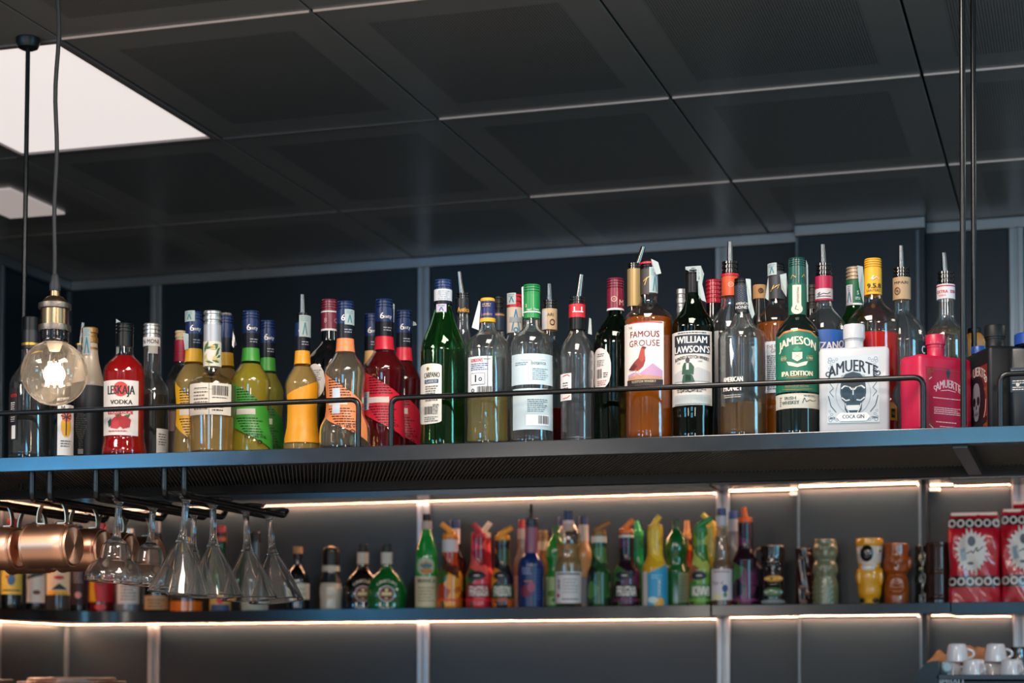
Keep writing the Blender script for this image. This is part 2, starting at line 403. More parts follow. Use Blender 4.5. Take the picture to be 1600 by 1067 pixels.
# ================================================================== SETTING
WALLM = M('#122029', .40, spec=.36, noise=.05, scale=4)
ALU = M('#8f9498', .38, .85, noise=.08, scale=40)
def tile_mat():
    mt = bpy.data.materials.new('painted_metal_tile'); mt.use_nodes = True; nt = mt.node_tree; b = nt.nodes['Principled BSDF']; L = nt.links.new
    tc = nt.nodes.new('ShaderNodeTexCoord'); sx = nt.nodes.new('ShaderNodeSeparateXYZ'); L(tc.outputs['Object'], sx.inputs[0])
    def mth(op, a, v=None, c=None):
        n = nt.nodes.new('ShaderNodeMath'); n.operation = op
        for i, q in enumerate((a, v, c)):
            if q is None: continue
            if isinstance(q, (int, float)): n.inputs[i].default_value = q
            else: L(q, n.inputs[i])
        return n.outputs[0]
    ax, ay = mth('ABSOLUTE', sx.outputs[0]), mth('ABSOLUTE', sx.outputs[1])
    inner = mth('MULTIPLY', mth('LESS_THAN', ax, .215), mth('LESS_THAN', ay, .30))
    fx, fy = mth('FRACT', mth('MULTIPLY', sx.outputs[0], 160)), mth('FRACT', mth('MULTIPLY', sx.outputs[1], 160))
    dx, dy = mth('SUBTRACT', fx, .5), mth('SUBTRACT', fy, .5)
    hole = mth('LESS_THAN', mth('ADD', mth('MULTIPLY', dx, dx), mth('MULTIPLY', dy, dy)), .10)
    fac = mth('MULTIPLY', inner, hole)
    mx = nt.nodes.new('ShaderNodeMix'); mx.data_type = 'RGBA'; L(fac, mx.inputs[0])
    mx.inputs[6].default_value = lin('#7e7d7a'); mx.inputs[7].default_value = lin('#20272c')
    L(mx.outputs[2], b.inputs['Base Color'])
    b.inputs['Roughness'].default_value = .30; b.inputs['Specular IOR Level'].default_value = .5
    return mt
TILE = tile_mat()
TX0, TY0, TW, TD = -2.16396, 3.66253, .6, .81215
ceiling = boxo('ceiling', (-4.4, 2.6, -4.6, WALL_Y + .25, CEIL + .03, CEIL + .09), M('#050607', .7), kind='structure')
tile_me = None
for i in range(-4, 8):
    for j in range(-10, 3):
        if (i, j) == (-1, 0) or (i, j) in ((-1, -3), (2, -4), (2, -2), (5, -4)): continue
        cx0, cy0 = TX0 + TW * (i + .5), TY0 + TD * (j + .5)
        if cx0 < WALL_X - .3 or cx0 > 2.5 or cy0 < -4.4: continue
        if cx0 - TW / 2 < WALL_X - .02 or cy0 + TD / 2 > WALL_Y + .14:
            x0 = max(cx0 - TW / 2 + .003, WALL_X + .001); y1 = min(cy0 + TD / 2 - .003, WALL_Y - .001)
            bm = bmesh.new(); box(bm, x0 - cx0, TW / 2 - .003, -TD / 2 + .003, y1 - cy0, 0, .024, .0015); o = link('ceiling_tile', bm, TILE, ceiling)
        elif tile_me is None:
            bm = bmesh.new(); box(bm, -TW / 2 + .003, TW / 2 - .003, -TD / 2 + .003, TD / 2 - .003, 0, .024, .0015)
            o = link('ceiling_tile', bm, TILE, ceiling); tile_me = o.data
        else:
            o = bpy.data.objects.new('ceiling_tile', tile_me); COL.objects.link(o); o.parent = ceiling
        o.location = (cx0, cy0, CEIL)
# strips in the joints parallel to the bar; pale colour paints seams catching light
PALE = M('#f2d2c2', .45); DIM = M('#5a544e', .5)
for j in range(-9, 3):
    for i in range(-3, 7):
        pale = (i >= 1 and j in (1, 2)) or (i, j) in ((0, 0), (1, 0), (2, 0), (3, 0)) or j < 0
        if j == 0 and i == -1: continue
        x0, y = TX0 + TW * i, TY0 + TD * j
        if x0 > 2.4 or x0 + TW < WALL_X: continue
        boxo('seam_strip', (max(x0, WALL_X) + .005, x0 + TW - .005, y - .0022, y + .0022, CEIL - .004, CEIL + .03), PALE if pale else DIM, ceiling)
boxo('wall_back', (-4.2, 2.6, WALL_Y, WALL_Y + .12, 0, CEIL + .03), WALLM, kind='structure')
boxo('wall_left', (-4.2, WALL_X, 2.9, WALL_Y, 0, CEIL + .03), WALLM, kind='structure')
wp = boxo('wall_panel', (-.868, -.476, 5.89, WALL_Y, 0, CEIL - .004), M('#13222b', .40, spec=.36, noise=.05, scale=4), kind='structure')
boxo('floor', (-4.4, 2.8, -4.6, 2.7, -.08, 0), M('#b3aca2', .45, noise=.1, scale=6), kind='structure')
boxo('floor', (-4.4, 2.8, 2.7, WALL_Y + .12, -.08, 0), M('#26282a', .5, noise=.1, scale=6), kind='structure')
def profile_v(X, Y, axis='x', w=.042):
    bm = bmesh.new()
    for d in (-.0125, .0125):
        if axis == 'x': box(bm, X + d - .0085, X + d + .0085, Y - .014, Y, 0, CEIL - .03, .002)
        else: box(bm, X, X + .014, Y + d - .0085, Y + d + .0085, 0, CEIL - .03, .002)
    if axis == 'x': box(bm, X - .005, X + .005, Y - .006, Y, 0, CEIL - .03)
    else: box(bm, X, X + .006, Y - .005, Y + .005, 0, CEIL - .03)
    return bm
for n, X in enumerate((-3.13, -2.1315, -1.118, -.2055)):
    setp(link('trim_%d' % (n + 1), profile_v(X, WALL_Y), ALU), kind='structure')
setp(link('trim_5', profile_v(WALL_X, 5.51, 'y'), ALU), kind='structure')
for n, (d) in enumerate(((WALL_X, -.87, WALL_Y - .022, WALL_Y, CEIL - .034, CEIL), (-.475, 2.5, WALL_Y - .022, WALL_Y, CEIL - .034, CEIL),
                        (-.872, -.472, 5.866, 5.89, CEIL - .034, CEIL), (WALL_X, WALL_X + .022, 2.95, WALL_Y - .022, CEIL - .034, CEIL))):
    boxo('trim_%d' % (n + 6), d, ALU, bev=.003, kind='structure')
for n, X in enumerate((-.866, -.4955)):
    boxo('trim_%d' % (n + 10), (X - .004, X + .004, 5.884, 5.892, 0, CEIL - .035), M('#58626a', .35, .6), kind='structure')
boxo('trim_12', (WALL_X, WALL_X + .012, WALL_Y - .012, WALL_Y, 0, CEIL - .035), M('#58626a', .4, .5), kind='structure')

# ceiling light panel with frame, and the small pale plate near the corner, brightened by emission
cl = empty('ceiling_panel', (TX0 - TW / 2, TY0 + TD / 2, CEIL), 0, 'large glowing white panel light set flush in the dark ceiling', 'ceiling light')
bm = bmesh.new(); f = .018
for d in ((-.297, .297, -.403, -.403 + f), (-.297, .297, .403 - f, .403), (-.297, -.297 + f, -.403 + f, .403 - f), (.297 - f, .297, -.403 + f, .403 - f)): box(bm, d[0], d[1], d[2], d[3], -.004, .02, .001)
link('frame', bm, M('#8d8280', .35, .4), cl)
boxo('diffuser', (-.28, .28, -.386, .386, .003, .012), M('#f0e6e2', .5, emit=.70), cl)
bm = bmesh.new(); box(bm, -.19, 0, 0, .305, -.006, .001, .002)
p2 = link('ceiling_panel', bm, M('#cdbfba', .5, emit=.42)); p2.location = (-2.962, 4.748, CEIL - .001)
setp(p2, 'small pale square ceiling plate with faint added glow near the wall corner', 'ceiling light')

# wall shelves with their LED strips
SHM = M('#0b0e11', .2, spec=.5, noise=.03, scale=12)
def wall_shelf(name, label, z0, z1, power, ends):
    r = empty(name, (-1.5, WALL_Y, z0), 0, label, 'shelf')
    inv = Vector((1.5, -WALL_Y, -z0))
    segs = ((-3.0, -1.118), (-1.114, -.40), (-.396, 2.4))
    for k, (a, b) in enumerate(segs):
        bm = bmesh.new(); d = .003 * (k == 1)
        if k == 0:
            pts = [(b, WALL_Y - .001), (b, WSH_F), (-3.02, WSH_F)]
            for t in range(1, 9):
                u = t / 8; pts.append(((1 - u) ** 2 * -3.02 + 2 * u * (1 - u) * -3.30 + u * u * -3.33, (1 - u) ** 2 * WSH_F + 2 * u * (1 - u) * WSH_F + u * u * 5.42))
            pts += [(-3.33, 4.2), (WALL_X + .001, 4.2), (WALL_X + .001, WALL_Y - .001)]
            lo = [bm.verts.new((x, y, z0)) for x, y in pts]; hi = [bm.verts.new((x, y, z1)) for x, y in pts]
            bm.faces.new(lo); bm.faces.new(hi[::-1])
            for i in range(len(pts)): j = (i + 1) % len(pts); bm.faces.new((lo[i], lo[j], hi[j], hi[i]))
        else:
            box(bm, a, b, WSH_F + d, WALL_Y - .001 if k == 2 else 5.889, z0 + d, z1, .0015)
            if k == 1:
                for p, q in ((a, -.869), (-.475, b)): box(bm, p, q, 5.8885, WALL_Y - .001, z0 + d, z1)
        bmesh.ops.translate(bm, verts=bm.verts, vec=inv); link('shelf_board', bm, SHM, r, k == 0, .5)
    LED = M('#ffbc94', .5, emit=power)
    for a, b, y in ((-3.46, -1.142, WALL_Y), (-1.095, -.874, WALL_Y), (-.862, -.50, 5.89), (-.468, -.232, WALL_Y), (-.18, 2.3, WALL_Y)):
        bm = bmesh.new(); box(bm, a, b, y - .024, y - .015, z0 - .0009, z0 - .0003); bmesh.ops.translate(bm, verts=bm.verts, vec=inv); link('led_strip', bm, LED, r)
        bm = bmesh.new(); box(bm, a, b, y - .030, y - .028, z0 - .0045, z0 - .0003); bmesh.ops.translate(bm, verts=bm.verts, vec=inv); link('strip_channel', bm, SHM, r)
    bm = bmesh.new(); box(bm, WALL_X + .016, WALL_X + .026, 4.3, WALL_Y - .03, z0 - .0011, z0 - .0003); bmesh.ops.translate(bm, verts=bm.verts, vec=inv); link('led_strip', bm, LED, r)
    bm = bmesh.new(); box(bm, WALL_X + .030, WALL_X + .032, 4.3, WALL_Y - .04, z0 - .0045, z0 - .0003); bmesh.ops.translate(bm, verts=bm.verts, vec=inv); link('strip_channel', bm, SHM, r)
    for x in (-.885, -.455) if ends else ():
        bm = bmesh.new(); box(bm, x - .016, x + .016, WALL_Y - .03, WALL_Y - .014, z0 - .012, z0 - .0005, .002); bmesh.ops.translate(bm, verts=bm.verts, vec=inv); link('led_end', bm, M('#ffe9d0', .5, emit=1.2), r)
    return r
LOWSH = wall_shelf('wall_shelf', 'black wall shelf with bottles and tiki mugs, light strip under it', LOW_BOT, LOW_TOP, 120, False)
wall_shelf('wall_shelf', 'black wall shelf mostly hidden behind the hanging shelf, lit below', UPS_BOT, UPS_TOP, 120, True)

# ================================================================== HANGING SHELF
tilt = math.atan(.0061)
hs = empty('hanging_shelf', (-.9, 3.55, shelf_top(-.9)), 0, 'long black steel shelf hung from the ceiling, full of spirit bottles', 'shelf')
hs.rotation_euler = (0, tilt, 0)
X0, X1 = -3.1, 1.6
def hbox(name, x0, x1, y0, y1, z0, z1, mat=POWDER, bev=0, par=None):     # z relative to the shelf's top surface
    return boxo(name, (x0 + .9, x1 + .9, y0 - 3.55, y1 - 3.55, z0, z1), mat, par or hs, bev)
LIPM = M('#0d1216', .17, spec=1.0, noise=.03, scale=30)
hbox('front_lip', X0, X1, SHELF_F, SHELF_F + .004, -.0285, 0, LIPM, .001)
hbox('shelf_board', X0, X1, SHELF_F + .004, SHELF_B, -.006, -.0002)
hbox('front_flange', X0, X1, SHELF_F + .004, SHELF_F + .028, -.0285, -.0255, M('#2a2a2c', .3, .5))
hbox('back_rail', X0, X1, SHELF_B - .03, SHELF_B, -.034, -.006, POWDER, .001)
mesh = None
bm = bmesh.new(); random.seed(3)
x = X0
while x < .9:                                                            # expanded-metal strands under the board
    y0, y1 = SHELF_F + .03, SHELF_B - .034
    for sgn in (1,):
        a, b = Vector((x + .9, y0 - 3.55, -.0135)), Vector((x + .9 - .185 * sgn, y1 - 3.55, -.0135)); n = Vector((.0009, 0, 0)); h = Vector((0, 0, .003))
        v = [bm.verts.new(q) for q in (a - n, a + n, b + n, b - n, a - n - h, a + n - h, b + n - h, b - n - h)]
        for q in ((4, 5, 6, 7), (0, 1, 5, 4), (1, 2, 6, 5), (2, 3, 7, 6), (3, 0, 4, 7)): bm.faces.new([v[k] for k in q])
    x += .0085
o = link('mesh_strands', bm, M('#a59c93', .32, .6), hs); o['kind'] = 'stuff'
for X in (-2.236, -.205, .82):
    for Yr in (SHELF_F + .02, 3.64):
        bm = bmesh.new(); zt = CEIL - shelf_top(X) - (.9 + X) * 0
        tube(bm, [(X + .9, Yr - 3.55, -.0284), (X + .9, Yr - 3.55, zt - .002)], .0052, 12); rod = link('suspension_rod', bm, M('#08090b', .25, spec=.45), hs, True)
        bm = bmesh.new(); lathe(bm, [(.014, zt - .026), (.022, zt - .022), (.0265, zt - .012), (.0265, zt - .0015)], 24); bmesh.ops.translate(bm, verts=bm.verts, vec=(X + .9, Yr - 3.55, 0)); link('canopy', bm, M('#101419', .4, spec=.5), rod, True, .5)
    if X > -1:
        hbox('cross_bar', X - .013 - .006, X + .013 - .006, SHELF_F + .026, SHELF_B, -.0335, -.0065, M('#4a4644', .3, .6), .001)
def guard(xa, xb):
    bm = bmesh.new(); y = SHELF_F + .014 - 3.55; z = .0905
    tube(bm, fillet([(xa + .9, y, -.005), (xa + .9, y, z), (xb + .9, y, z), (xb + .9, y, -.005)], .017, 6), .0051, 12); link('guard_rail', bm, M('#090b0d', .25, spec=.45), hs, True, 1.2)
for a, b in ((-2.95, -1.3155), (-1.2497, -.272), (-.1436, 1.1)): guard(a, b)
zr = EYE + .3535
for X in (-2.162, -2.118, -2.0147, -1.9744, -1.8718, -1.8267, -1.7223, -1.6796):
    bm = bmesh.new(); zz = zr - shelf_top(X)
    tube(bm, fillet([(X + .9, SHELF_F + .02 - 3.55, -.028), (X + .9, SHELF_F + .02 - 3.55, zz), (X + .9, 3.795 - 3.55, zz), (X + .9, 3.81 - 3.55, zz + .012)], .016, 6), .0066, 12)
    link('glass_rail', bm, M('#08090b', .24, spec=.45), hs, True, 1.2)

# ================================================================== PENDANT LAMP
pl = empty('pendant_lamp', (-1.748, 2.95, CEIL), 0, 'hanging bare globe bulb with brass socket on a black cord', 'lamp')
PX = lambda y: at(85, y, 2.95).z - CEIL
km = mpp((-1.748, 2.95, 2.0))
bm = bmesh.new(); n = 24
tube(bm, [(.002 * math.sin(i * .9) - .003 * i / n + .001, .0015 * math.cos(i * .7), (PX(445)) * i / n) for i in range(n + 1)], .0039, 10); link('cord', bm, M('#12161a', .6), pl, True)
bm = bmesh.new(); lathe(bm, [(.024, -.03), (.05, -.022), (.05, -.001)], 28); link('ceiling_rose', bm, BLACKP, pl, True, .5)
bm = bmesh.new(); lathe(bm, [(r * km, PX(y)) for r, y in ((8.5, 455), (9, 446), (7, 440), (6, 432), (3.5, 428))][::1], 20); link('cord_grip', bm, M('#1a2028', .6), pl, True, .6)
BRASS = M('#a98f6e', .26, 1); DBR = M('#7d756c', .42, 1, bump=.3, scale=200)
bm = bmesh.new(); lathe(bm, [(r * km, PX(y)) for r, y in ((21.5, 510), (21.5, 484), (21, 475), (18, 470), (13, 465), (8, 463), (7.5, 454))], 36); sk = link('socket', bm, BRASS, pl, True, .5)
for a, b in ((474, 484), (508, 519)):
    bm = bmesh.new(); lathe(bm, [(r * km, PX(y)) for r, y in ((22, b), (25, b - 1), (25.4, (a + b) / 2), (25, a + 1), (22, a))], 40); link('knurled_ring', bm, DBR, sk, True, .5)
bm = bmesh.new(); lathe(bm, [(r * km, PX(y)) for r, y in ((20, 536), (22, 533), (21.2, 530), (22.2, 527), (21.2, 524), (22.2, 520), (21.5, 517))], 36); link('thread_collar', bm, M('#16171b', .18, .4, coat=.5), sk, True, .7)
R = 51 * km; zc = PX(583); prof = []
for i in range(37):
    a = PI - (PI - .38) * i / 36; prof.append((max(.0005, R * math.sin(a)), zc + R * math.cos(a)))
prof += [(18.5 * km, PX(533)), (18 * km, PX(528))]
inner = [(max(.0003, (r - .0008)), zc + (z - zc) * .984) for r, z in prof]
bm = bmesh.new(); lathe(bm, prof + inner[::-1], 48, True, True)
gm = bpy.data.materials.new('hazy_bulb_glass'); gm.use_nodes = True; nt = gm.node_tree; gb = nt.nodes['Principled BSDF']
gb.inputs['Transmission Weight'].default_value = 1; gb.inputs['Roughness'].default_value = 0; gb.inputs['IOR'].default_value = 1.42; gb.inputs['Base Color'].default_value = lin('#fffaf4')
tl = nt.nodes.new('ShaderNodeBsdfTranslucent'); tl.inputs[0].default_value = lin('#fff6ec'); mxs = nt.nodes.new('ShaderNodeMixShader'); mxs.inputs[0].default_value = .02  # translucent share mixed into the glass imitates the warm glow haze
nt.links.new(gb.outputs[0], mxs.inputs[1]); nt.links.new(tl.outputs[0], mxs.inputs[2]); nt.links.new(mxs.outputs[0], nt.nodes['Material Output'].inputs[0])
link('bulb_globe', bm, gm, pl, True, 1.5)
FIL = M('#ffe9c8', .5, emit=60)
bm = bmesh.new(); lathe(bm, [(8 * km, PX(548)), (11 * km, PX(541)), (13 * km, PX(534))], 20); link('bulb_stem', bm, M('#e8dcc8', .3), pl, True)
bm = bmesh.new()
for k in range(8):
    a = 2 * PI * k / 8; tube(bm, [(9 * km * math.cos(a), 9 * km * math.sin(a), PX(566)), (13 * km * math.cos(a + .5), 13 * km * math.sin(a + .5), PX(604))], .0014, 8)
link('filament', bm, FIL, pl, True)
d = bpy.data.lights.new('bulb_glow', 'POINT'); d.energy = 3.0; d.color = (1, .80, .58); d.shadow_soft_size = .02
o = bpy.data.objects.new('bulb_glow', d); COL.objects.link(o); o.location = (-1.748, 2.95, CEIL + PX(585))

# ================================================================== HANGING GLASSES AND MUGS
def stemware(kind, label, X, Y, tx, ty, shape, ppx, rotz=0):
    """shape: (radius px, drop px) from the foot down; ppx metres per px; hung by the foot on a pair of rails"""
    r = empty(kind, (X, Y, zr + .0062), rotz, label, 'glass', 'cocktail glasses hanging upside down')
    r.rotation_euler = (tx, ty, rotz)
    out = [(a * ppx, -b * ppx) for a, b in shape]
    bm = bmesh.new(); fs = pchip([(z, q) for q, z in sorted(out, key=lambda p: p[1])])
    return r, out
def glass(kind, label, X, Y, tx, ty, shape, wall_from, k):
    r = empty(kind, (X, Y, zr + .0062), 0, label, 'glass', 'cocktail glasses hanging upside down'); r.rotation_euler = (tx, ty, 0)
    pts = sorted([(-b * k, a * k) for a, b in shape]); f = pchip(pts)
    zmin, zw = pts[0][0], -wall_from * k; t = .0021
    N = 40; zs = [zmin + (zw - zmin) * i / N for i in range(N + 1)]
    zs2 = [zw + (-.006 - zw) * i / 26 for i in range(1, 27)]
    # foot + stem + bowl as one closed skin, open bowl downwards
    bm = bmesh.new(); fr = shape[0][0] * k
    prof = [(.0005, .0065), (fr * .4, .006), (fr * .95, .0035), (fr, .002), (fr * .97, .0004), (fr * .5, -.0008), (fr * .25, -.003)]
    prof += [(f(z), z) for z in reversed(zs2)] + [(f(z), z) for z in reversed(zs)]
    prof += [(f(zmin) - t * .5, zmin - .0006)] + [(max(.0004, f(z) - t), z) for z in zs[:-1]] + [(.0004, zw - .001)]
    lathe(bm, prof, 48, True, True); link('glass_body', bm, STEMGLASS, r, True, 1.2)
    return r
MARG = [(33, 0), (8.5, 7), (5.6, 14), (5.2, 40), (6, 56), (8, 66), (15, 72), (21, 80), (24, 92), (26, 101), (36, 108), (43, 118), (47, 132), (46, 139)]
MART = [(33, 0), (8.5, 7), (5.6, 14), (5.2, 40), (5.8, 56), (7, 66), (12, 78), (22, 98), (35, 126), (48.5, 160)]
kk = .00122
for i, (Y, lab) in enumerate(((3.372, 'clear margarita glass hanging nearest the front on the middle pair of rails'), (3.515, 'clear margarita glass hanging second on the middle pair of rails'))):
    glass('margarita_glass', lab, -1.849, Y, -.03, .05, MARG, 74, kk)
glass('martini_glass', 'clear martini glass at the far end of the middle pair of rails', -1.849, 3.70, 0, .02, MART, 74, kk * .95)
for Y, ty, lab in ((3.372, .085, 'clear martini glass hanging nearest the front, the biggest looking of the cone glasses'), (3.49, -.02, 'clear martini glass hanging second on its pair of rails'),
                   (3.645, -.06, 'clear martini glass hanging third on its pair of rails'), (3.765, -.10, 'clear martini glass hanging at the far rail end beside the cork stoppered bottle')):
    glass('martini_glass', lab, -1.701, Y, -.02, ty, MART, 74, kk)
COPPER = M('#f0b492', .36, 1)
BRUSHED = M('#f0b492', .40, 1, spec=.51); nt = BRUSHED.node_tree; tg = nt.nodes.new('ShaderNodeTangent'); tg.direction_type = 'RADIAL'; tg.axis = 'X'
nt.nodes['Principled BSDF'].inputs['Anisotropic'].default_value = .97; nt.links.new(tg.outputs[0], nt.nodes['Principled BSDF'].inputs['Tangent'])
def mug(X, Y, label, spin=0):
    r = empty('copper_mug', (X, Y, zr), spin, label, 'mug', 'copper mugs hanging by their handles')
    L, R = .100, .0445; zc = -.0445 - R
    bm = bmesh.new(); pr = [(R * .97, 0), (R + .0022, .0005), (R + .0022, .003), (R, .0045)] + [(R, .01 + i * .012) for i in range(6)] + [(R - .0005, L - .012), (R - .003, L - .005), (R - .007, L - .0005)]
    pr = [(R - .0016, L - .004), (R - .0016, .002)] + pr
    lathe(bm, pr, 48, True, True)
    rot = Matrix.Rotation(PI / 2, 4, 'Y'); bmesh.ops.transform(bm, verts=bm.verts, matrix=Matrix.Translation((-L * .5, 0, zc)) @ rot)
    link('cup_body', bm, COPPER, r, True, .8)
    bm = bmesh.new(); lathe(bm, [(R - .007, L - .0006), (R * .7, L), (R * .35, L), (.0006, L)], 48, False, True)
    bmesh.ops.transform(bm, verts=bm.verts, matrix=Matrix.Translation((-L * .5, 0, zc)) @ rot); bmesh.ops.translate(bm, verts=bm.verts, vec=(0, 0, -zc))
    o = link('base_disc', bm, BRUSHED, r, True, .8); o.location = (0, 0, zc)
    bm = bmesh.new(); a = .030
    path = [(-a - .014, zc + R + .001), (-a, zc + R + .001)]
    path = []
    for i in range(19):
        t = PI * i / 18; path.append((-a * 1.08 * math.cos(t), zc + R + .004 + .0475 * math.sin(t) ** .75))
    path = [(-a - .0 + .016, zc + R + .0012), (-a * 1.02, zc + R + .0012)] + path + [(a * 1.02, zc + R + .0012), (a - .016, zc + R + .0012)]
    n = len(path); V = []
    for i, (x, z) in enumerate(path):
        p, q = path[max(0, i - 1)], path[min(n - 1, i + 1)]; l = math.hypot(q[0] - p[0], q[1] - p[1]) or 1; nx, nz = -(q[1] - p[1]) / l * .0011, (q[0] - p[0]) / l * .0011
        V.append([bm.verts.new((x + sx * nx, w, z + sx * nz)) for sx, w in ((-1, -.0065), (-1, .0065), (1, .0065), (1, -.0065))])
    for A, B in zip(V, V[1:]):
        for k in range(4): bm.faces.new((A[k], A[(k + 1) % 4], B[(k + 1) % 4], B[k]))
    bm.faces.new(V[0]); bm.faces.new(V[-1])
    link('handle', bm, M('#c8b49a', .36, 1), r, True, 1.0)
for Y, lab in ((3.366, 'shiny copper mug, foremost on its rails, its round base fully in view'), (3.49, 'copper mug hanging second, half hidden by the foremost mug'),
               (3.605, 'copper mug hanging third, in shade behind the margarita glass'), (3.72, 'copper mug hanging last on its rails, dark behind the second margarita glass')):
    mug(-1.995, Y, lab)
mug(-2.14, 3.40, 'copper mug cut by the picture edge, only its base showing')
mug(-2.14, 3.53, 'copper mug between the edge mug and the foremost mug')

# ================================================================== BOTTLES ON THE HANGING SHELF
BLUECAP = M('#0f2858', .3, spec=.45); NAVY = M('#0a0f1c', .36, spec=.3); BLACKG = M('#07090b', .06, spec=.6, coat=.4)
GOLD = M('#c79a3a', .3, .8); SILVER = M('#b9bab8', .32, .8); MAROON = M('#7a1830', .3, coat=.3); RED = M('#c01f2a', .35); YEL = M('#e5a81c', .4)
LIME = M('#3f9a35', .4); ORNG = M('#ee8a52', .4); SCAR = M('#d41f38', .38); GREY = M('#5a5c60', .5); BLUEINK = M('#2d4f8f', .5); GOLDINK = M('#c9a35a', .4, .5)
LEMLIQ = liquid('#f2d48a', .44); REDLIQ = liquid('#d8181e', .66); DKRED = liquid('#7d1020', .6); AMBER = liquid('#d0761c', .42); PALE = liquid('#dcc890', .25)

# --- far end, around the pendant bulb
b = Bottle('liqueur_bottle', 'tall black bottle with black capsule standing behind the globe bulb', 'bottle', 47, 3.385,
           [(535, 13), (560, 13.5), (572, 17), (584, 25), (600, 32), (640, 33), (700, 33)], CLEAR, liq=(600, M('#08090c', .05, coat=.3)))
b.cap(494, 516, 13.5, BLACKP, 0); b.band(516, 545, M('#101216', .35), hw=13.8); b.band(536, 540, GOLD, hw=14.2)
l = b.label(14, 27, 610, 690, M('#2a2022', .5)); b.ink(Print().text('en', 22, 620, 8, RED, 13, .03).small(16, 26, 632, 664, 3.2, WHITE).rect(19, 27, 668, 689, WHITE), 21, 650, l)
b = Bottle('liqueur_bottle', 'dark narrow bottle with amber label strip, just behind the black bottle by the bulb', 'bottle', 76, 3.50,
           [(545, 9), (575, 10), (590, 17), (605, 21), (650, 21), (700, 21)], BLACKG); b.cap(524, 546, 10, BLACKP)
l = b.label(68, 78, 650, 712, M('#b97a22', .5)); b.ink(Print().text('B', 73, 668, 14, INK).small(69, 77, 690, 708, 3, INK), 73, 670, l)
b = Bottle('spirit_bottle', 'bottle with small gold topped black neck and leaning spout behind the beige cream bottle', 'bottle', 123, 3.64, [(552, 5.5), (575, 6.5), (595, 14), (620, 18), (700, 18)], BLACKG); b.pourer((128, 503), 538, 556, 6); b.band(536, 539, GOLD, hw=5.4)
b = Bottle('rum_bottle', 'dark bottle with white palm tree and sunset label, its top hidden by the globe bulb', 'bottle', 98, 3.392,
           [(560, 7), (580, 8), (595, 12), (612, 16), (650, 17), (700, 17)], BLACKG); b.cap(545, 562, 7.5, BLACKP)
l = b.label(90, 114, 634, 713, WHITE); P = Print()
P.disc(103, 668, 8, 17, YEL).disc(104, 652, 8, 9, M('#e06a58', .5)).top().rect(102, 103.6, 652, 682)
for k in range(7): P.line([(103, 654), (103 + 8 * math.cos(k * .9 - 3), 652 + 7 * math.sin(k * .9 - 3))], 1.6, M('#2c2a26', .5))
P.small(95, 111, 690, 700, 4, GREY).text('M  //', 103, 640, 9, INK, 15); b.ink(P, 103, 665, l)
b = Bottle('cream_liqueur_bottle', 'conical bottle, beige cream above and dark grey below, brown gold cap with torn seal', 'bottle', 139, 3.50,
           [(536, 12), (560, 14), (580, 18.5), (605, 23.5), (650, 25), (700, 25)], M('#cdb9a0', .35, coat=.3))
b.cap(511, 548, 12.8, M('#a6793e', .35, .5), 2); b.seal(129, 140, 513, 556, 14); b.band(604, 716, M('#2b2d31', .45))
l = b.label(116, 137, 650, 714, M('#2b2d31', .45)); P = Print()
for k in range(21):
    wd = 4 + 7 * math.sin(PI * min(1, (k + 2) / 16)); P.small(127 - wd, 127 + wd, 648 + k * 2.8, 649 + k * 2.8, 3, M('#9a9a98', .5), seed=k)
P.rect(122, 131, 704, 712, WHITE); b.ink(P, 127, 690, l)

b = Bottle('vodka_bottle', 'red strawberry vodka bottle with black cap and white label showing strawberries', 'bottle', 193.5, 3.385,
           [(540, 13), (553, 13.5), (558, 17), (566, 25), (576, 31), (584, 32.5), (686, 32), (696, 33.5), (706, 35)], CLEAR, liq=(556, REDLIQ))
b.cap(504, 523, 14, BLACKP, 3); b.cap(523, 541, 13.6, BLACKP, name='cap_skirt', top=1)
b.flap([(180, 497), (193, 505), (187, 512), (185, 550), (181, 553)])
l = b.label(162.5, 215, 598, 683, M('#e9dfd6', .5), y1b=684); P = Print()
P.disc(188, 612, 11.5, mat=M('#d63a3c', .5)).text('LESKAJA', 188, 613, 14, INK, 43, .02).text('VODKA', 189, 632, 7, INK, 34, .03).text('+', 186, 639.5, 4).rect(167, 207, 646, 651, M('#c8434a', .5)).text('FRAGOLA', 187, 648.5, 3.6, WHITE, 34)
SB = M('#d0303c', .5)
P.poly([(172, 661), (180, 655), (189, 658), (191, 668), (183, 674), (172, 672)], SB).poly([(186, 656), (196, 653), (204, 660), (202, 671), (192, 674), (186, 668)], M('#b8202e', .5)).poly([(180, 652), (188, 650), (192, 657), (184, 660)], M('#c82834', .5))
P.poly([(167, 662), (173, 657), (174, 667), (169, 671)], M('#1f4a30', .5)).poly([(182, 654), (189, 648), (186, 656)], M('#2f6a3c', .5)).poly([(194, 653), (203, 651), (200, 657)], M('#2f6a3c', .5))
P.small(169, 199, 676.5, 679, 3, REDINK); b.ink(P, 188, 640, l)
b = Bottle('coffee_liqueur_bottle', 'clear bottle of black liqueur with silver grey screw cap and white neck band', 'bottle', 236, 3.487,
           [(528, 12), (582, 13), (590, 16), (602, 24), (614, 27), (640, 27.5), (700, 27.5)], CLEAR, liq=(618, M('#0a0b10', .05)))
b.cap(505, 527, 13, SILVER, 3); l = b.band(527, 541, WHITE, hw=12.8); b.ink(Print().text('N MONI', 234, 534, 7, INK, 26, .01), 234, 534, l, hw=13.4)
b.label(231, 245, 541, 553, M('#b8b4aa', .5), hw=13); l = b.label(244, 262, 672, 712, WHITE); b.ink(Print().small(246, 261, 680, 700, 4, GREY), 253, 690, l)
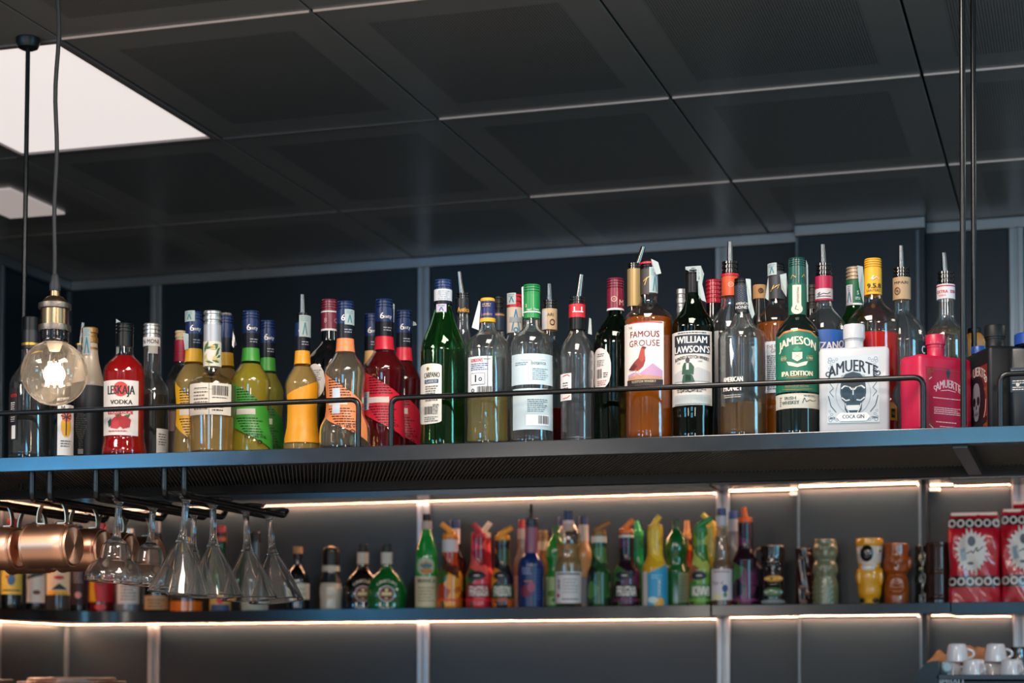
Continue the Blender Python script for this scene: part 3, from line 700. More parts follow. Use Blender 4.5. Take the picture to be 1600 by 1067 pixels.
b = Bottle('bitter_bottle', 'clear bottle with cream cap and crimson neck band, behind the yellow labelled bottle', 'bottle', 281, 3.56,
           [(532, 9), (568, 10), (577, 14), (590, 21), (604, 23), (700, 23)], CLEAR, liq=(640, liquid('#b9a8a4', .5)))
b.cap(516, 532, 8.5, M('#c9b48c', .45), 2); b.band(531, 565, M('#b02040', .4)); b.band(548, 556, M('#c99a86', .5)); b.label(262, 275, 645, 676, M('#caa8a4', .5))

def sixty(name, label, cx, Y, y, hw, capdy, band, lab, liq, text=True, xl=None, flare=1.14, pourer=None, front=True, base_hw=None):
    """the flared 'sixty' shaped flavoured vodka bottle; y = top of cap"""
    c = hw * .41; bh = base_hw or hw * flare
    prof = [(y + 58, c), (y + 78, c * 1.12), (y + 88, c * 1.5), (y + 100, hw * .86), (y + 112, hw), (y + 125, hw * .99), (y + 150, hw * .93), (y + 175, hw * .95), (y + 200, bh * .98), (y + 212, bh), (y + 235, bh)]
    b = Bottle(name, label, 'bottle', cx, Y, prof, CLEAR, liq=(y + 84, liq), group='blue capped flavoured vodka bottles')
    if not pourer: b.cap(y, y + 16, c * 1.03, BLUECAP, 3)
    o = b.band(y + 15, y + 36, BLUECAP, hw=c * 1.03); b.band(y + 36, y + 59, NAVY, hw=c * 1.04)
    if text: b.ink(Print().text('6', cx - c * .25, y + 27, 10, WHITE, 6, .02).text('ıııty', cx + c * .45, y + 28, 6, WHITE, c * .9, .01).small(cx - c * .1, cx + c * .9, y + 45, y + 50, 4, M('#8d93a4', .5)), cx, y + 30, o, hw=c * 1.04)
    b.band(y + 58.5, y + 80, band, name='neck_label')
    if lab:
        x0, x1 = xl or (cx - hw * .97, cx + hw * .9)
        w = x1 - x0
        l = b.label(x0, x1, y + 112, y + 180, lab, y0b=y + 160, y1b=y + 222)
        P = Print(); dk = INK
        for k in range(7): P.small(x0 + w * .12, x0 + w * (.40 + .075 * k), y + 126 + k * 4.0, y + 127 + k * 4.0, 4, dk, seed=k)
        P.rect(x0 + w * .1, x0 + w * .62, y + 157, y + 166, M('#d9cfc4', .5)).small(x0 + w * .15, x0 + w * .58, y + 159, y + 165, 3, dk)
        for k in range(7): P.small(x0 + w * (.1 + .05 * k), x0 + w * .85, y + 171 + k * 4.2, y + 172 + k * 4.2, 4, dk, seed=20 + k)
        P.text('0,7L 18% VOL', x0 + w * .62, y + 201, 4.5, dk, w * .5, .02).disc(x0 + w * .7, y + 209, 3.4, mat=dk, hole=.6)
        b.ink(P, x0 + w * .5, y + 165, l)
    if pourer: b.pourer(*pourer)
    return b
b = sixty('flavoured_vodka_bottle', 'blue capped bottle with yellow slanted label and folded seal, left of the floral capped bottle', 302, 3.455, 486, 30, 0, YEL, YEL, LEMLIQ, xl=(274, 320), flare=1.06)
b.seal(287, 303, 486, 503, 13.6); b.flap([(285, 521), (297, 523), (296, 545), (288, 548)], yoff=-.014)
b = Bottle('elderflower_liqueur_bottle', 'clear bottle with silver white cap and leafy neck label, cream barcode label on its front', 'bottle', 331, 3.385,
           [(572, 12), (582, 13.5), (587, 19), (592, 29), (598, 35), (606, 36.5), (640, 36), (700, 34)], CLEAR, liq=(652, liquid('#ecc97e', .36)))
b.cap(485, 507, 14, SILVER, 2); b.cap(507, 536, 13.8, M('#b4b6ba', .4, .3), name='cap_skirt', top=1)
l = b.band(534, 573, CREAM, hw=13.6); LEAF = M('#3f6b35', .5); P = Print(); rn = random.Random(5)
for k in range(16):
    x, y, a = rn.uniform(319, 343), rn.uniform(538, 568), rn.uniform(0, 6.3); q = 5 + 3 * rn.random()
    P.poly([(x - q * math.cos(a), y - q * math.sin(a)), (x + 2 * math.sin(a), y - 2 * math.cos(a)), (x + q * math.cos(a), y + q * math.sin(a)), (x - 2 * math.sin(a), y + 2 * math.cos(a))], LEAF if k % 3 else M('#d8b860', .5))
b.ink(P, 331, 553, l, hw=14)
l = b.label(297, 360, 603, 652, M('#e6d9c6', .5)); P = Print()
P.rect(326, 326.6, 603, 651).bars(331, 356, 607, 622, INK).small(331, 356, 625, 628, 3, INK).small(301, 324, 610, 613, 3).small(300, 325, 616, 646, 5.2, M('#7a6a5c', .5)).small(331, 352, 634, 646, 5, INK).rect(298, 358, 612.6, 613, M('#8a7868', .5))
b.ink(P, 329, 628, l); b.label(360, 367, 603, 652, M('#47502e', .5))
b = sixty('flavoured_vodka_bottle', 'bottle with clear hinged pouring cap and orange yellow neck band behind the floral capped bottle', 352, 3.56, 492, 27, 0, YEL, None, LEMLIQ, text=False)
b.cap(488, 520, 9, M('#b5ada0', .15, trans=.6), 3, name='hinged_stopper'); b.flap([(358, 500), (364, 510), (366, 528), (369, 538), (364, 543), (359, 536)], M('#8f8d88', .25, .9), yoff=-.006, name='hinge_clip')
b = sixty('flavoured_vodka_bottle', 'blue capped bottle with bright green slanted label, nearer one of the two green ones', 391, 3.462, 485, 31, 0, LIME, LIME, liquid('#e6da50', .5), xl=(362, 421)); 
b = sixty('flavoured_vodka_bottle', 'blue capped bottle with green label, further back and half hidden by its green twin', 418, 3.565, 500, 26.5, 0, LIME, M('#2f7d2c', .4), liquid('#d2d468', .5), xl=(396, 443))
b = sixty('flavoured_vodka_bottle', 'bottle with orange wrap, navy neck and a steel pouring spout', 472, 3.45, 489, 27, 0, M('#f0a11e', .4), None, LEMLIQ, pourer=((471, 459), 488, 500, 9))
b.label(445, 499, 619, 694, M('#f0a11e', .4), y0b=596); b.seal(467, 484, 493, 527, 12.2)
b = Bottle('vermouth_bottle', 'black vermouth bottle with maroon screw cap and round cream back label', 'bottle', 514, 3.58,
           [(517, 11.5), (532, 12), (540, 17), (552, 29), (566, 37), (580, 39), (700, 39)], BLACKG)
b.cap(467, 486, 12.5, MAROON, 4); o = b.band(486, 516, MAROON, hw=12.2); b.band(486, 488, WHITE, hw=12.5); b.band(514, 517, WHITE, hw=12.5)
b.ink(Print().text('8', 508, 501, 8, M('#d8a8a0', .5), 4).text('C', 524, 501, 7, M('#d8a8a0', .5), 5), 514, 500, o, hw=12.8)
l = b.label(479, 508, 573, 628, M('#e4d8cc', .5), rnd=26); b.ink(Print().small(484, 504, 583, 600, 3, GREY).disc(487, 603, 4, mat=INK, hole=.7).text('0,1-18a', 488, 610, 3.5, REDINK, 13), 493, 600, l)
b = sixty('flavoured_vodka_bottle', 'blue capped bottle with peach orange slanted label, front of the shelf by the rail end', 539, 3.392, 470, 31.5, 0, ORNG, ORNG, liquid('#e2c8a0', .2), xl=(504, 566), base_hw=40)
b.seal(538, 553, 484, 508, 13.4)
b.label(519, 531, 610, 650, M('#c9d3dd', .5), off=.0012); 
b = sixty('flavoured_vodka_bottle', 'pale peach bottle with blue cap, hidden behind the front red bottle', 580, 3.67, 489, 25, 0, M('#e0ae6a', .4), None, liquid('#d8a860', .5)); b.flap([(583, 489), (587, 494), (586, 508), (583, 512)])
b = sixty('flavoured_vodka_bottle', 'dark red liqueur bottle with blue cap and scarlet slanted label, taller front one', 600, 3.478, 467, 33.5, 0, SCAR, SCAR, DKRED, xl=(568, 632), flare=1.0)
b.flap([(613, 470), (616, 474), (615, 503), (613, 500)])
l = b.label(568, 577, 615, 643, M('#c9d3dd', .5), off=.0014); b.ink(Print().bars(568, 577, 616, 642, BLUEINK, horiz=True), 572, 630, l, off=.001)
b = sixty('flavoured_vodka_bottle', 'dark red bottle with blue cap and scarlet label beside the green vermouth bottle, shorter one', 631, 3.575, 484, 28, 0, SCAR, M('#c41a32', .4), DKRED, xl=(604, 657)); b.flap([(645, 500), (649, 502), (651, 506), (645, 507)])

b = Bottle('vermouth_bottle', 'green vermouth bottle, dark below, white neck band with navy and cream oval label', 'bottle', 692, 3.388,
           [(452, 13), (478, 13), (490, 16), (505, 21), (522, 28), (538, 33.5), (550, 35), (600, 35), (700, 35)], GREEN, liq=(550, M('#060b12', .04, coat=.3)))
b.cap(436, 452, 13.6, M('#1d3566', .3, coat=.4), 3); o = b.band(452, 470, M('#cfd3d6', .45), hw=13.7); b.band(470, 475, NAVY, hw=13.7); b.ink(Print().small(684, 704, 455, 468, 3, M('#8a97a8', .5)), 695, 462, o, hw=13.9)
b.seal(682, 697, 476, 490, 14.5, M('#c7b6cc', .5))
l = b.label(657.5, 690, 572, 666, M('#e3ddd0', .5), rnd=4); P = Print()
P.text('CARPANO', 674, 590, 8.5, INK, 28, .015, arc=1).rect(661, 686, 597, 603, M('#1c3d6a', .5)).text('CLASSICO', 673.5, 600, 4, WHITE, 20).disc(668, 580, 2.5, mat=GOLD).small(663, 686, 607, 632, 3.6, GREY).bars(660, 675, 639, 651).small(677, 687, 636, 652, 2.4, NAVY).small(661, 686, 655, 662, 3, GREY)
b.ink(P, 674, 600, l)
b = Bottle('vermouth_bottle', 'clear necked bottle with black gold lettered cap and steel spout behind the green bottle', 'bottle', 723, 3.56,
           [(488, 10), (515, 11), (530, 15), (548, 24), (560, 27), (700, 27)], CLEAR, liq=(560, M('#1a0d0a', .05)))
b.pourer((717, 423), 457, 468, 10.5); o = b.band(466, 490, M('#10141c', .35), hw=11); b.ink(Print().text('Antica', 724, 484, 7.5, YEL, 19, .02), 724, 484, o, hw=11.4)
b = Bottle('gin_bottle', 'clear embossed gin bottle with navy and yellow cap, white back label with red heading', 'bottle', 762, 3.385,
           [(502, 11), (512, 12), (520, 17), (527, 26), (535, 32), (548, 34), (700, 33)], CLEAR, liq=(622, liquid('#ecd874', .29)), thick=.003, mod=lambda a, z, r: r * (1 + .016 * math.cos(4 * a) + (.012 * math.sin(9 * a + z * 160) * math.sin(z * 90) if .01 < z < .055 else 0)))
b.cap(465, 470, 11.6, YEL, top=.9); o = b.cap(470, 498, 11.6, M('#232a66', .35), name='cap_skirt', top=1); b.band(497, 503, YEL, hw=11.8); b.ink(Print().text('London', 760, 491, 5, GOLDINK, 17, .01).small(753, 768, 475, 480, 3, GOLDINK), 760, 485, o, hw=11.9)
b.flap([(748, 468), (751, 470), (748, 515), (737, 511)], M('#c9cfd2', .5)); b.label(757, 771, 470, 512, SEAL, hw=12.6, name='seal_strip') if 0 else None
l = b.label(732, 769, 561, 619, M('#dfe2e4', .5)); P = Print()
P.text("GORDON'S", 744, 567, 5.5, REDINK, 21, .02).small(756, 767, 565, 568, 3, GREY).small(734, 764, 572, 582, 3, BLUEINK).rect(734, 758, 587, 605, INK).rect(734.6, 757.4, 587.6, 604.4, M('#dfe2e4', .5)).top().bars(746, 767, 608, 618).disc(738, 614, 3, hole=.6).rect(742, 744.5, 590, 601).disc(751, 597, 3, hole=.5)
b.ink(P, 750, 590, l)
b = Bottle('spirit_bottle', 'dark bottle with glossy black cap just behind the gin bottle with the navy cap', 'bottle', 779, 3.49, [(490, 8), (520, 8.5), (532, 12), (548, 20), (700, 21)], CLEAR, liq=(560, M('#20242c', .1)))
b.cap(462, 488, 8.5, BLACKP, 3); b.band(488, 516, M('#182a3c', .4), hw=8.6); b.band(490, 493, M('#b0764a', .4), hw=8.8)
b = Bottle('spirit_bottle', 'clear bottle with red cap half covered by its seal, cream neck label with blue emblem', 'bottle', 804, 3.61, [(478, 11), (520, 11.5), (532, 15), (545, 25), (700, 26)], CLEAR)
b.cap(459, 476, 12, RED, 2); b.seal(793, 806, 458, 476, 12.4, M('#c6c9c6', .5)); b.band(476, 480, RED, hw=12); o = b.band(480, 520, M('#d8c9b4', .5), hw=11.7)
b.ink(Print().line([(800, 518), (806, 484), (812, 518)], 2, M('#2f86b0', .5)).disc(806, 516, 4, mat=M('#2f86b0', .5), hole=.5).rect(796, 816, 496, 504, M('#9aa4a6', .5)), 804, 500, o, hw=12)
b = Bottle('rum_bottle', 'clear bottle with bright green cap and pale blue back labels', 'bottle', 831, 3.39,
           [(496, 12.5), (508, 13), (514, 16), (522, 25), (530, 31), (540, 33), (640, 33.5), (700, 33.5)], CLEAR, liq=(612, liquid('#c9ccd0', .06)))
b.cap(444, 458, 13.5, M('#1f8a42', .35, coat=.3), 3); o = b.cap(458, 497, 13.2, M('#1f8a42', .35, coat=.3), name='cap_skirt', top=1); b.band(487, 489, WHITE, hw=13.5); b.ink(Print().text('2', 822, 478, 5, WHITE).text('legal  Dark', 833, 484, 3.6, WHITE, 20), 830, 480, o, hw=13.5)
b.flap([(815, 447), (820, 444), (821, 498), (816, 492)], M('#c3ced0', .5))
l = b.label(800, 863, 557, 605, M('#c4d6dc', .55)); P = Print(); P.text('botanica', 842, 571, 6, M('#42606a', .5), 24).small(803, 826, 570, 575, 3, M('#6f8c98', .5)).small(832, 858, 580, 598, 3.2, M('#7d98a2', .5)).poly([(812, 566), (820, 562), (832, 567)], WHITE).poly([(842, 566), (848, 563), (856, 566)], WHITE); b.ink(P, 832, 580, l)
l = b.label(802, 863, 611, 675, M('#bccdd2', .55)); P = Print(); P.small(824, 858, 628, 648, 3, M('#58727c', .5)).rect(822, 861, 652, 669, M('#e4e6e6', .5)).bars(841, 859, 653.5, 666); b.ink(P, 832, 640, l)
b = Bottle('bitter_bottle', 'dark red bitter bottle with beige neck band and steel spout behind the green capped bottle', 'bottle', 859, 3.56,
           [(515, 10), (532, 11), (542, 16), (556, 23), (570, 26), (700, 26)], CLEAR, liq=(640, liquid('#6a1018', .6)))
b.pourer((858, 442), 468, 482, 11); o = b.band(482, 515, M('#cdae86', .5), hw=11.4); b.label(847, 855, 484, 515, M('#cfc9c4', .5), hw=11.9); b.ink(Print().text('ARI', 860, 492, 5, INK, 10).disc(863, 504, 4, 5, INK, hole=.7), 860, 497, o, hw=11.9)
b = Bottle('gin_bottle', 'clear fluted bottle with red and black neck bands and a steel spout', 'bottle', 902, 3.40,
           [(515, 11), (522, 13), (530, 18), (542, 24), (556, 26.5), (600, 26), (700, 26)], CLEAR, mod=lambda a, z, r: r * (1 + .012 * math.cos(22 * a)) if z < .20 else r, thick=.003)
b.pourer((909, 428), 463, 476, 12); o = b.band(475, 496, M('#c8202e', .35), hw=12.4); b.band(496, 515, BLACKP, hw=12.2); b.ink(Print().rect(895, 912, 487, 488.5, WHITE).rect(897, 899, 480, 487, WHITE).rect(908, 910, 480, 487, WHITE), 902, 485, o, hw=12.7)
b.flap([(921, 495), (924, 497), (925, 522), (919, 520)]); l = b.label(876, 893, 586, 628, M('#e2dedc', .5)); b.ink(Print().line([(878, 590), (888, 588), (892, 591)], 1.2, REDINK).line([(878, 625), (888, 624), (892, 621)], 1.2, REDINK).small(878, 890, 600, 614, 4, GREY), 885, 605, l)
b = Bottle('vermouth_bottle', 'green black vermouth bottle with maroon cap and round pale label with barcode', 'bottle', 962, 3.44,
           [(484, 12), (494, 13), (502, 18), (512, 26), (524, 32), (540, 34), (700, 34.5)], DKGREEN, liq=(512, M('#04070a', .05, coat=.3)))
b.cap(434, 453, 13.4, MAROON, 4); o = b.band(453, 485, MAROON, hw=12.9); b.band(482, 485, WHITE, hw=13.1); b.ink(Print().disc(960, 468, 4.5, mat=M('#d8b0a4', .5), hole=.75).text('H', 960, 468, 4, M('#d8b0a4', .5)).text('M', 972, 473, 9, M('#d8b0a4', .5)), 962, 470, o, hw=13.4)
l = b.label(928, 955, 547, 612, M('#dcd2cc', .5), rnd=24); P = Print(); P.small(932, 946, 556, 562, 3, GREY).bars(931, 941, 580, 594).small(931, 947, 566, 576, 2.6, GREY).small(944, 952, 586, 594, 3, INK).small(932, 950, 598, 606, 3, M('#b07070', .5)); b.ink(P, 941, 580, l)
b = Bottle('whisky_bottle', 'bottle with gold cap and leaning steel spout behind the large amber bottle, dark back label', 'bottle', 992, 3.56, [(470, 10), (490, 11), (500, 15), (515, 23), (700, 25)], CLEAR, liq=(500, liquid('#2a1414', .5)))
b.pourer((1006, 384), 410, 420, 10.5); b.band(419, 478, M('#b3945f', .4, .4), hw=10.8); l = b.label(968, 992, 520, 690, M('#231518', .5)); b.ink(Print().small(970, 980, 535, 590, 3.4, WHITE), 975, 560, l)
b = Bottle('whisky_bottle', 'large amber whisky bottle with a red grouse bird on its white label', 'bottle', 1014, 3.388,
           [(458, 12.8), (470, 13.5), (476, 17), (482, 24), (488, 31), (494, 36), (501, 38), (620, 38), (640, 38), (690, 37.5)], CLEAR, liq=(498, AMBER), mod=lambda a, z, r: r * (1 + (.012 * math.sin(16 * a) * math.sin(z * 260) if z < .045 else 0)))
b.cap(406, 420, 13.2, BLACKP, 3); b.band(409, 412, RED, hw=13.4); o = b.cap(420, 460, 13.2, M('#3a3633', .45), name='cap_skirt', top=1)
b.ink(Print().line([(1008, 446), (1012, 434), (1006, 440), (1016, 432)], 1.2, GOLDINK), 1012, 440, o, hw=13.4)
b.seal(1015, 1031, 418, 458, 13.8); b.flap([(1018, 405), (1029, 410), (1034, 428), (1026, 430), (1020, 420)], yoff=-.016)
l = b.label(977, 1037, 509, 607, M('#e7dbd2', .5), y0b=507); P = Print()
P.rect(977, 1036, 508, 509.5, REDINK).text('FAMOUS', 1007, 527, 10, MAROON, 47, .015).text('GROUSE', 1006, 541, 10, MAROON, 50, -.005).text('THE', 983, 516, 4, MAROON, 8)
P.poly([(978, 602), (978, 590), (990, 586), (1000, 588), (1010, 581), (1020, 573), (1028, 579), (1036, 584), (1036, 602)], M('#b98fb0', .5)).poly([(978, 603), (978, 594), (1000, 590), (1036, 594), (1036, 603)], M('#b98a6c', .5))
BIRD = M('#8d2f26', .5)
P.poly([(980, 581), (990, 571), (999, 563), (1006, 560), (1009, 568), (1006, 577), (998, 584), (988, 583)], BIRD).poly([(998, 564), (1001, 554), (1003, 548), (1008, 549), (1008, 556), (1009, 566), (1003, 571)], M('#a8402c', .5)).poly([(1003, 549), (1005, 546.5), (1011, 548), (1008, 551)], M('#6b1f1c', .5)).line([(994, 583), (992, 591), (990, 593)], 1.3, M('#d8b0a0', .5)).line([(999, 583), (999, 590), (1003, 592)], 1.3, M('#d8b0a0', .5)).disc(1007, 548.6, .8, mat=INK).poly([(980, 581), (992, 573), (996, 577), (988, 583)], M('#5a1c1e', .5))
P.rect(977, 1036, 598, 607, M('#241a1c', .5)).text('SCOTCH WHISKY', 1006, 601, 3.6, M('#d9c9a0', .5), 38); b.ink(P, 1007, 555, l)
b = Bottle('spirit_bottle', 'slim bottle with plain silver cap, mostly hidden behind the green scotch bottle', 'bottle', 1065, 3.56, [(500, 7), (520, 8), (535, 14), (550, 20), (700, 21)], CLEAR)
b.cap(450, 502, 7.2, SILVER, 3)
b = Bottle('whisky_bottle', 'dark green scotch bottle, white label under a navy panel with large white lettering', 'bottle', 1084, 3.392,
           [(455, 12), (468, 13), (480, 17), (490, 23), (500, 30), (512, 33), (640, 33), (655, 32), (700, 33)], DKGREEN, liq=(500, M('#0a1a10', .04, trans=.3, ior=1.35)))
b.cap(418, 430, 12.8, BLACKP, 3); b.cap(430, 457, 12.6, BLACKP, name='cap_skirt', top=1)
b.seal(1089, 1099, 424, 440, 13.4); b.flap([(1072, 417), (1096, 416), (1101, 428), (1098, 445), (1104, 473), (1097, 470), (1092, 462), (1091, 430), (1072, 421)], yoff=-.015)
l = b.label(1051, 1112, 522, 637, M('#cfcac4', .5), y0b=521); P = Print()
P.rect(1050, 1112, 527, 557, M('#18202c', .5)).text('WILLIAM', 1081, 535, 11, WHITE, 50, .02).text("LAWSON'S", 1081, 550, 11, WHITE, 59, .02).small(1058, 1106, 523.5, 525, 3, INK)
P.text('BLENDED SCOTCH WHISKY', 1081, 564, 5.2, INK, 58, .02, arc=4).text('ESTD', 1060, 571, 2.6, GREY, 6).text('1849', 1094, 569, 2.6, GREY, 7)
P.poly([(1050, 600), (1050, 588), (1064, 582), (1074, 586), (1090, 578), (1112, 585), (1112, 600)], M('#b3b2b2', .5))
GK = M('#1d4a34', .5)
P.disc(1075, 567, 3.2, 4, M('#3a3a3a', .5)).poly([(1070, 571), (1080, 571), (1085, 578), (1084, 590), (1080, 589), (1080, 600), (1070, 600), (1070, 589), (1066, 589), (1067, 577)], GK).rect(1073, 1077, 572, 582, M('#d8d2c8', .5)).poly([(1068, 590), (1082, 590), (1086, 601), (1066, 602)], GK).disc(1071, 587, 2, mat=WHITE).disc(1079, 587, 2, mat=WHITE)
P.small(1056, 1106, 612, 618, 3, GREY).line([(1064, 617), (1072, 611), (1078, 617), (1090, 611), (1090, 617)], 1.2, INK).rect(1051, 1112, 621, 635, M('#aeb5b4', .5)).small(1055, 1108, 624, 632, 3.2, INK); b.ink(P, 1081, 580, l)
b = Bottle('spirit_bottle', 'dark bottle with bright red ribbed cap behind the green scotch bottle', 'bottle', 1116, 3.64, [(472, 11), (500, 12), (512, 16), (524, 22), (700, 23)], BLACKG); b.cap(436, 473, 12.3, M('#b3152a', .25, coat=.4), 5)
b = Bottle('vermouth_bottle', 'clear bottle with orange neck band and steel spout above the black hexagon cap', 'bottle', 1142, 3.52,
           [(461, 11.5), (475, 12.5), (482, 17), (494, 25), (508, 31), (524, 33), (700, 33)], CLEAR)
b.pourer((1142, 376), 407, 428, 12.8); b.band(427, 431, RED, hw=13.6); o = b.band(431, 462, M('#d8572c', .4), hw=12.8); b.ink(Print().disc(1143, 445, 4.2, mat=M('#e8c0a0', .5), hole=.75).text('M', 1143, 445, 4, M('#e8c0a0', .5)), 1142, 445, o, hw=13.2)
b.label(1112, 1124, 520, 600, M('#c9cdd0', .5))
b = Bottle('honey_liqueur_bottle', 'clear panelled bottle, nearly empty, black hexagon patterned cap and printed black and white lettering', 'bottle', 1161, 3.388,
           [(487, 12), (496, 14), (506, 19), (514, 27), (521, 35), (530, 37.5), (600, 37.5), (700, 36.5)], CLEAR, liq=(632, liquid('#c88a22', .29)), thick=.003, mod=lambda a, z, r: r * (1 + .018 * math.cos(8 * a)) if z < .2 else r)
b.cap(434, 444, 12.8, BLACKP, 2); o = b.cap(444, 488, 12.8, M('#14161c', .4), name='cap_skirt', top=1); P = Print()
for k in range(5):
    for q in range(6): P.disc(1149 + q * 5 + (k % 2) * 2.5, 449 + k * 5.2, 2.4, mat=M('#4a566c', .4), n=6, hole=.72)
P.text('AMERICAN', 1161, 475, 4, WHITE, 22).text('HONEY', 1161, 481, 5, WHITE, 22); b.ink(P, 1161, 465, o, hw=13)
b.flap([(1166, 436), (1174, 437), (1175, 470), (1180, 492), (1176, 499), (1171, 486)], yoff=-.014)
l = b.label(1129, 1162, 606, 618, M('#17181c', .5)); b.ink(Print().text('AMERICAN', 1145, 597, 8, M('#e0dcd4', .5), 33, .03).text('HONEY', 1145, 610, 10, WHITE, 32, .03).small(1130, 1160, 621, 626, 3, M('#c9c0b0', .5)), 1145, 605, l)
b = Bottle('whisky_bottle', 'bottle with natural cork stopper and black waxed neck in the back row', 'bottle', 1188, 3.60, [(465, 10), (490, 11.5), (503, 13), (514, 19), (526, 23), (700, 24)], M('#0a0a0c', .2, coat=.3))
o = b.cap(444, 466, 10.5, M('#b98a58', .8, bump=.5, scale=120), name='cork'); b.ink(Print().disc(1190, 454, 4, mat=M('#4a2f1c', .7), hole=.6).disc(1190, 454, 1.5, mat=M('#4a2f1c', .7)), 1188, 454, o, hw=10.6)
b = Bottle('whisky_bottle', 'amber whisky bottle with grey cap and torn seals behind the green labelled whiskey bottle', 'bottle', 1215, 3.47,
           [(465, 12.5), (474, 14), (482, 20), (492, 28), (502, 33), (512, 34), (700, 34)], CLEAR, liq=(506, AMBER))
b.cap(411, 424, 12.5, BLACKP, 3); o = b.cap(424, 467, 12.8, M('#34343a', .45), name='cap_skirt', top=1); b.ink(Print().line([(1205, 456), (1211, 446), (1208, 452), (1219, 445), (1216, 452)], 1.2, GOLDINK), 1212, 450, o, hw=13)
b.seal(1201, 1215, 411, 430, 13.4); b.flap([(1220, 430), (1230, 428), (1232, 445), (1230, 466), (1222, 452)], yoff=-.015); b.flap([(1202, 428), (1206, 430), (1202, 468), (1197, 464)])
l = b.label(1199, 1240, 538, 618, M('#cdd6dd', .5)); b.ink(Print().text('THE FA', 1208, 546, 6, MAROON, 18, 0).text('GR', 1210, 553, 6, MAROON, 9, 0).small(1200, 1214, 560, 614, 3.2, GREY), 1212, 575, l)
b = Bottle('whisky_bottle', 'dark bottle with green label, green cap and white lettering, cream band below', 'bottle', 1247, 3.388,
           [(490, 13), (496, 16), (504, 24), (513, 30), (522, 33.5), (535, 34), (700, 34)], M('#0a1512', .04, coat=.6))
b.cap(402, 418, 13.2, M('#0f4a40', .3, coat=.3), 4); o = b.cap(418, 443, 13.2, M('#0f4a40', .3, coat=.3), name='cap_skirt', top=1); b.ink(Print().line([(1237, 436), (1240, 430), (1245, 434)], 1, GOLDINK).line([(1254, 434), (1258, 429), (1261, 433)], 1, GOLDINK), 1248, 433, o, hw=13.4)
o = b.band(443, 492, M('#136349', .35), hw=13.4); l = b.label(1240, 1253, 446, 484, M('#d6cdb8', .5), hw=14, name='neck_tag'); b.ink(Print().disc(1246.5, 484, 9, 8, M('#d6cdb8', .5)).text('TRIPLE DISTILLED', 1248, 462, 3, INK, 26, rot=PI / 2).line([(1246, 478), (1244, 484), (1249, 486)], 1, INK), 1247, 465, l, hw=14.2)
b.flap([(1238, 403), (1236, 412), (1236, 440), (1234, 430), (1234, 408)]); b.flap([(1261, 404), (1264, 412), (1264, 470), (1262, 470)])
l = b.label(1213, 1281, 527, 616, M('#0f6a50', .42), y0b=528, rnd=0); P = Print(); COP = M('#c07a4a', .35, .4); BG = M('#e6d8bf', .5)
P.line([(1213, 531), (1225, 523), (1247, 520), (1269, 523), (1281, 531)], 3.2, COP).poly([(1213, 532), (1225, 525), (1247, 522), (1269, 525), (1281, 532), (1281, 540), (1213, 540)], M('#0f6a50', .42))
P.text('JAMESON', 1247, 541, 13, BG, 62, .03, arc=9).poly([(1239, 555), (1254, 555), (1254, 565), (1246.5, 569.5), (1239, 565)], BG).disc(1246.5, 551, 6, 3, M('#2f8a6a', .5)).disc(1246.5, 548, 2.6, mat=M('#2f8a6a', .5)).poly([(1230, 569), (1236, 570), (1246.5, 573.5), (1257, 570), (1263, 569), (1260, 575), (1246.5, 578.5), (1233, 575)], BG).top().line([(1241, 557), (1252, 565)], .4, M('#0f6a50', .42)).line([(1252, 557), (1241, 565)], .4, M('#0f6a50', .42))
P.text('ESTD', 1225, 564, 4, BG, 10).rect(1220, 1230, 560, 560.8, COP).rect(1220, 1230, 567, 567.8, COP).text('1780', 1266, 564, 4, BG, 10).rect(1261, 1271, 560, 560.8, COP).rect(1261, 1271, 567, 567.8, COP)
P.text('IPA EDITION', 1246, 588, 8, BG, 49, .04).rect(1230, 1262, 593.5, 594.3, COP).text('CRAFT BEER CASKS', 1246, 602.5, 3.6, BG, 48).text('PRODUCT OF IRELAND', 1246, 608, 2.6, COP, 36).line([(1222, 612), (1246, 614), (1270, 612)], .8, COP); b.ink(P, 1247, 570, l)
l = b.label(1213, 1281, 619, 642, M('#cfcabb', .5)); b.ink(Print().text('IRISH', 1235, 626, 5, M('#1d4a44', .5), 18, .02).text('WHISKEY', 1235, 633, 5.5, M('#1d4a44', .5), 28, .02).line([(1254, 634), (1257, 626), (1260, 632), (1266, 629), (1272, 631), (1278, 629)], .9, INK).small(1256, 1277, 622, 624, 3, GREY).small(1216, 1221, 624, 638, 3, GREY), 1246, 630, l)
b = Bottle('spirit_bottle', 'narrow dark bottle with gold flecked cap in the back row beside the magenta band', 'bottle', 1271, 3.60, [(480, 8), (500, 9), (515, 15), (530, 17), (700, 18)], BLACKG); b.cap(443, 482, 8.5, M('#2c2620', .35, .4), 3)
b = Bottle('vermouth_bottle', 'clear bottle with magenta and white neck bands, steel spout, bright blue label', 'bottle', 1289, 3.50,
           [(468, 12), (478, 13), (486, 18), (498, 28), (510, 35), (524, 37), (700, 37)], CLEAR)
b.pourer((1287, 380), 410, 431, 12.5); b.band(431, 451, M('#b01f4c', .35), hw=13); o = b.band(451, 469, M('#d3cfd4', .45), hw=13.2); b.band(467, 470, M('#b01f4c', .35), hw=13.4); b.ink(Print().line([(1278, 460), (1283, 457), (1280, 462), (1288, 459), (1294, 460), (1299, 457)], .9, INK).rect(1277, 1300, 463, 464, INK), 1288, 459, o, hw=13.5)
l = b.label(1258, 1322, 520, 575, M('#1f58a8', .4)); b.ink(Print().text('CINZANO', 1291, 543, 12, WHITE, 62, .03, arc=-5), 1291, 540, l)
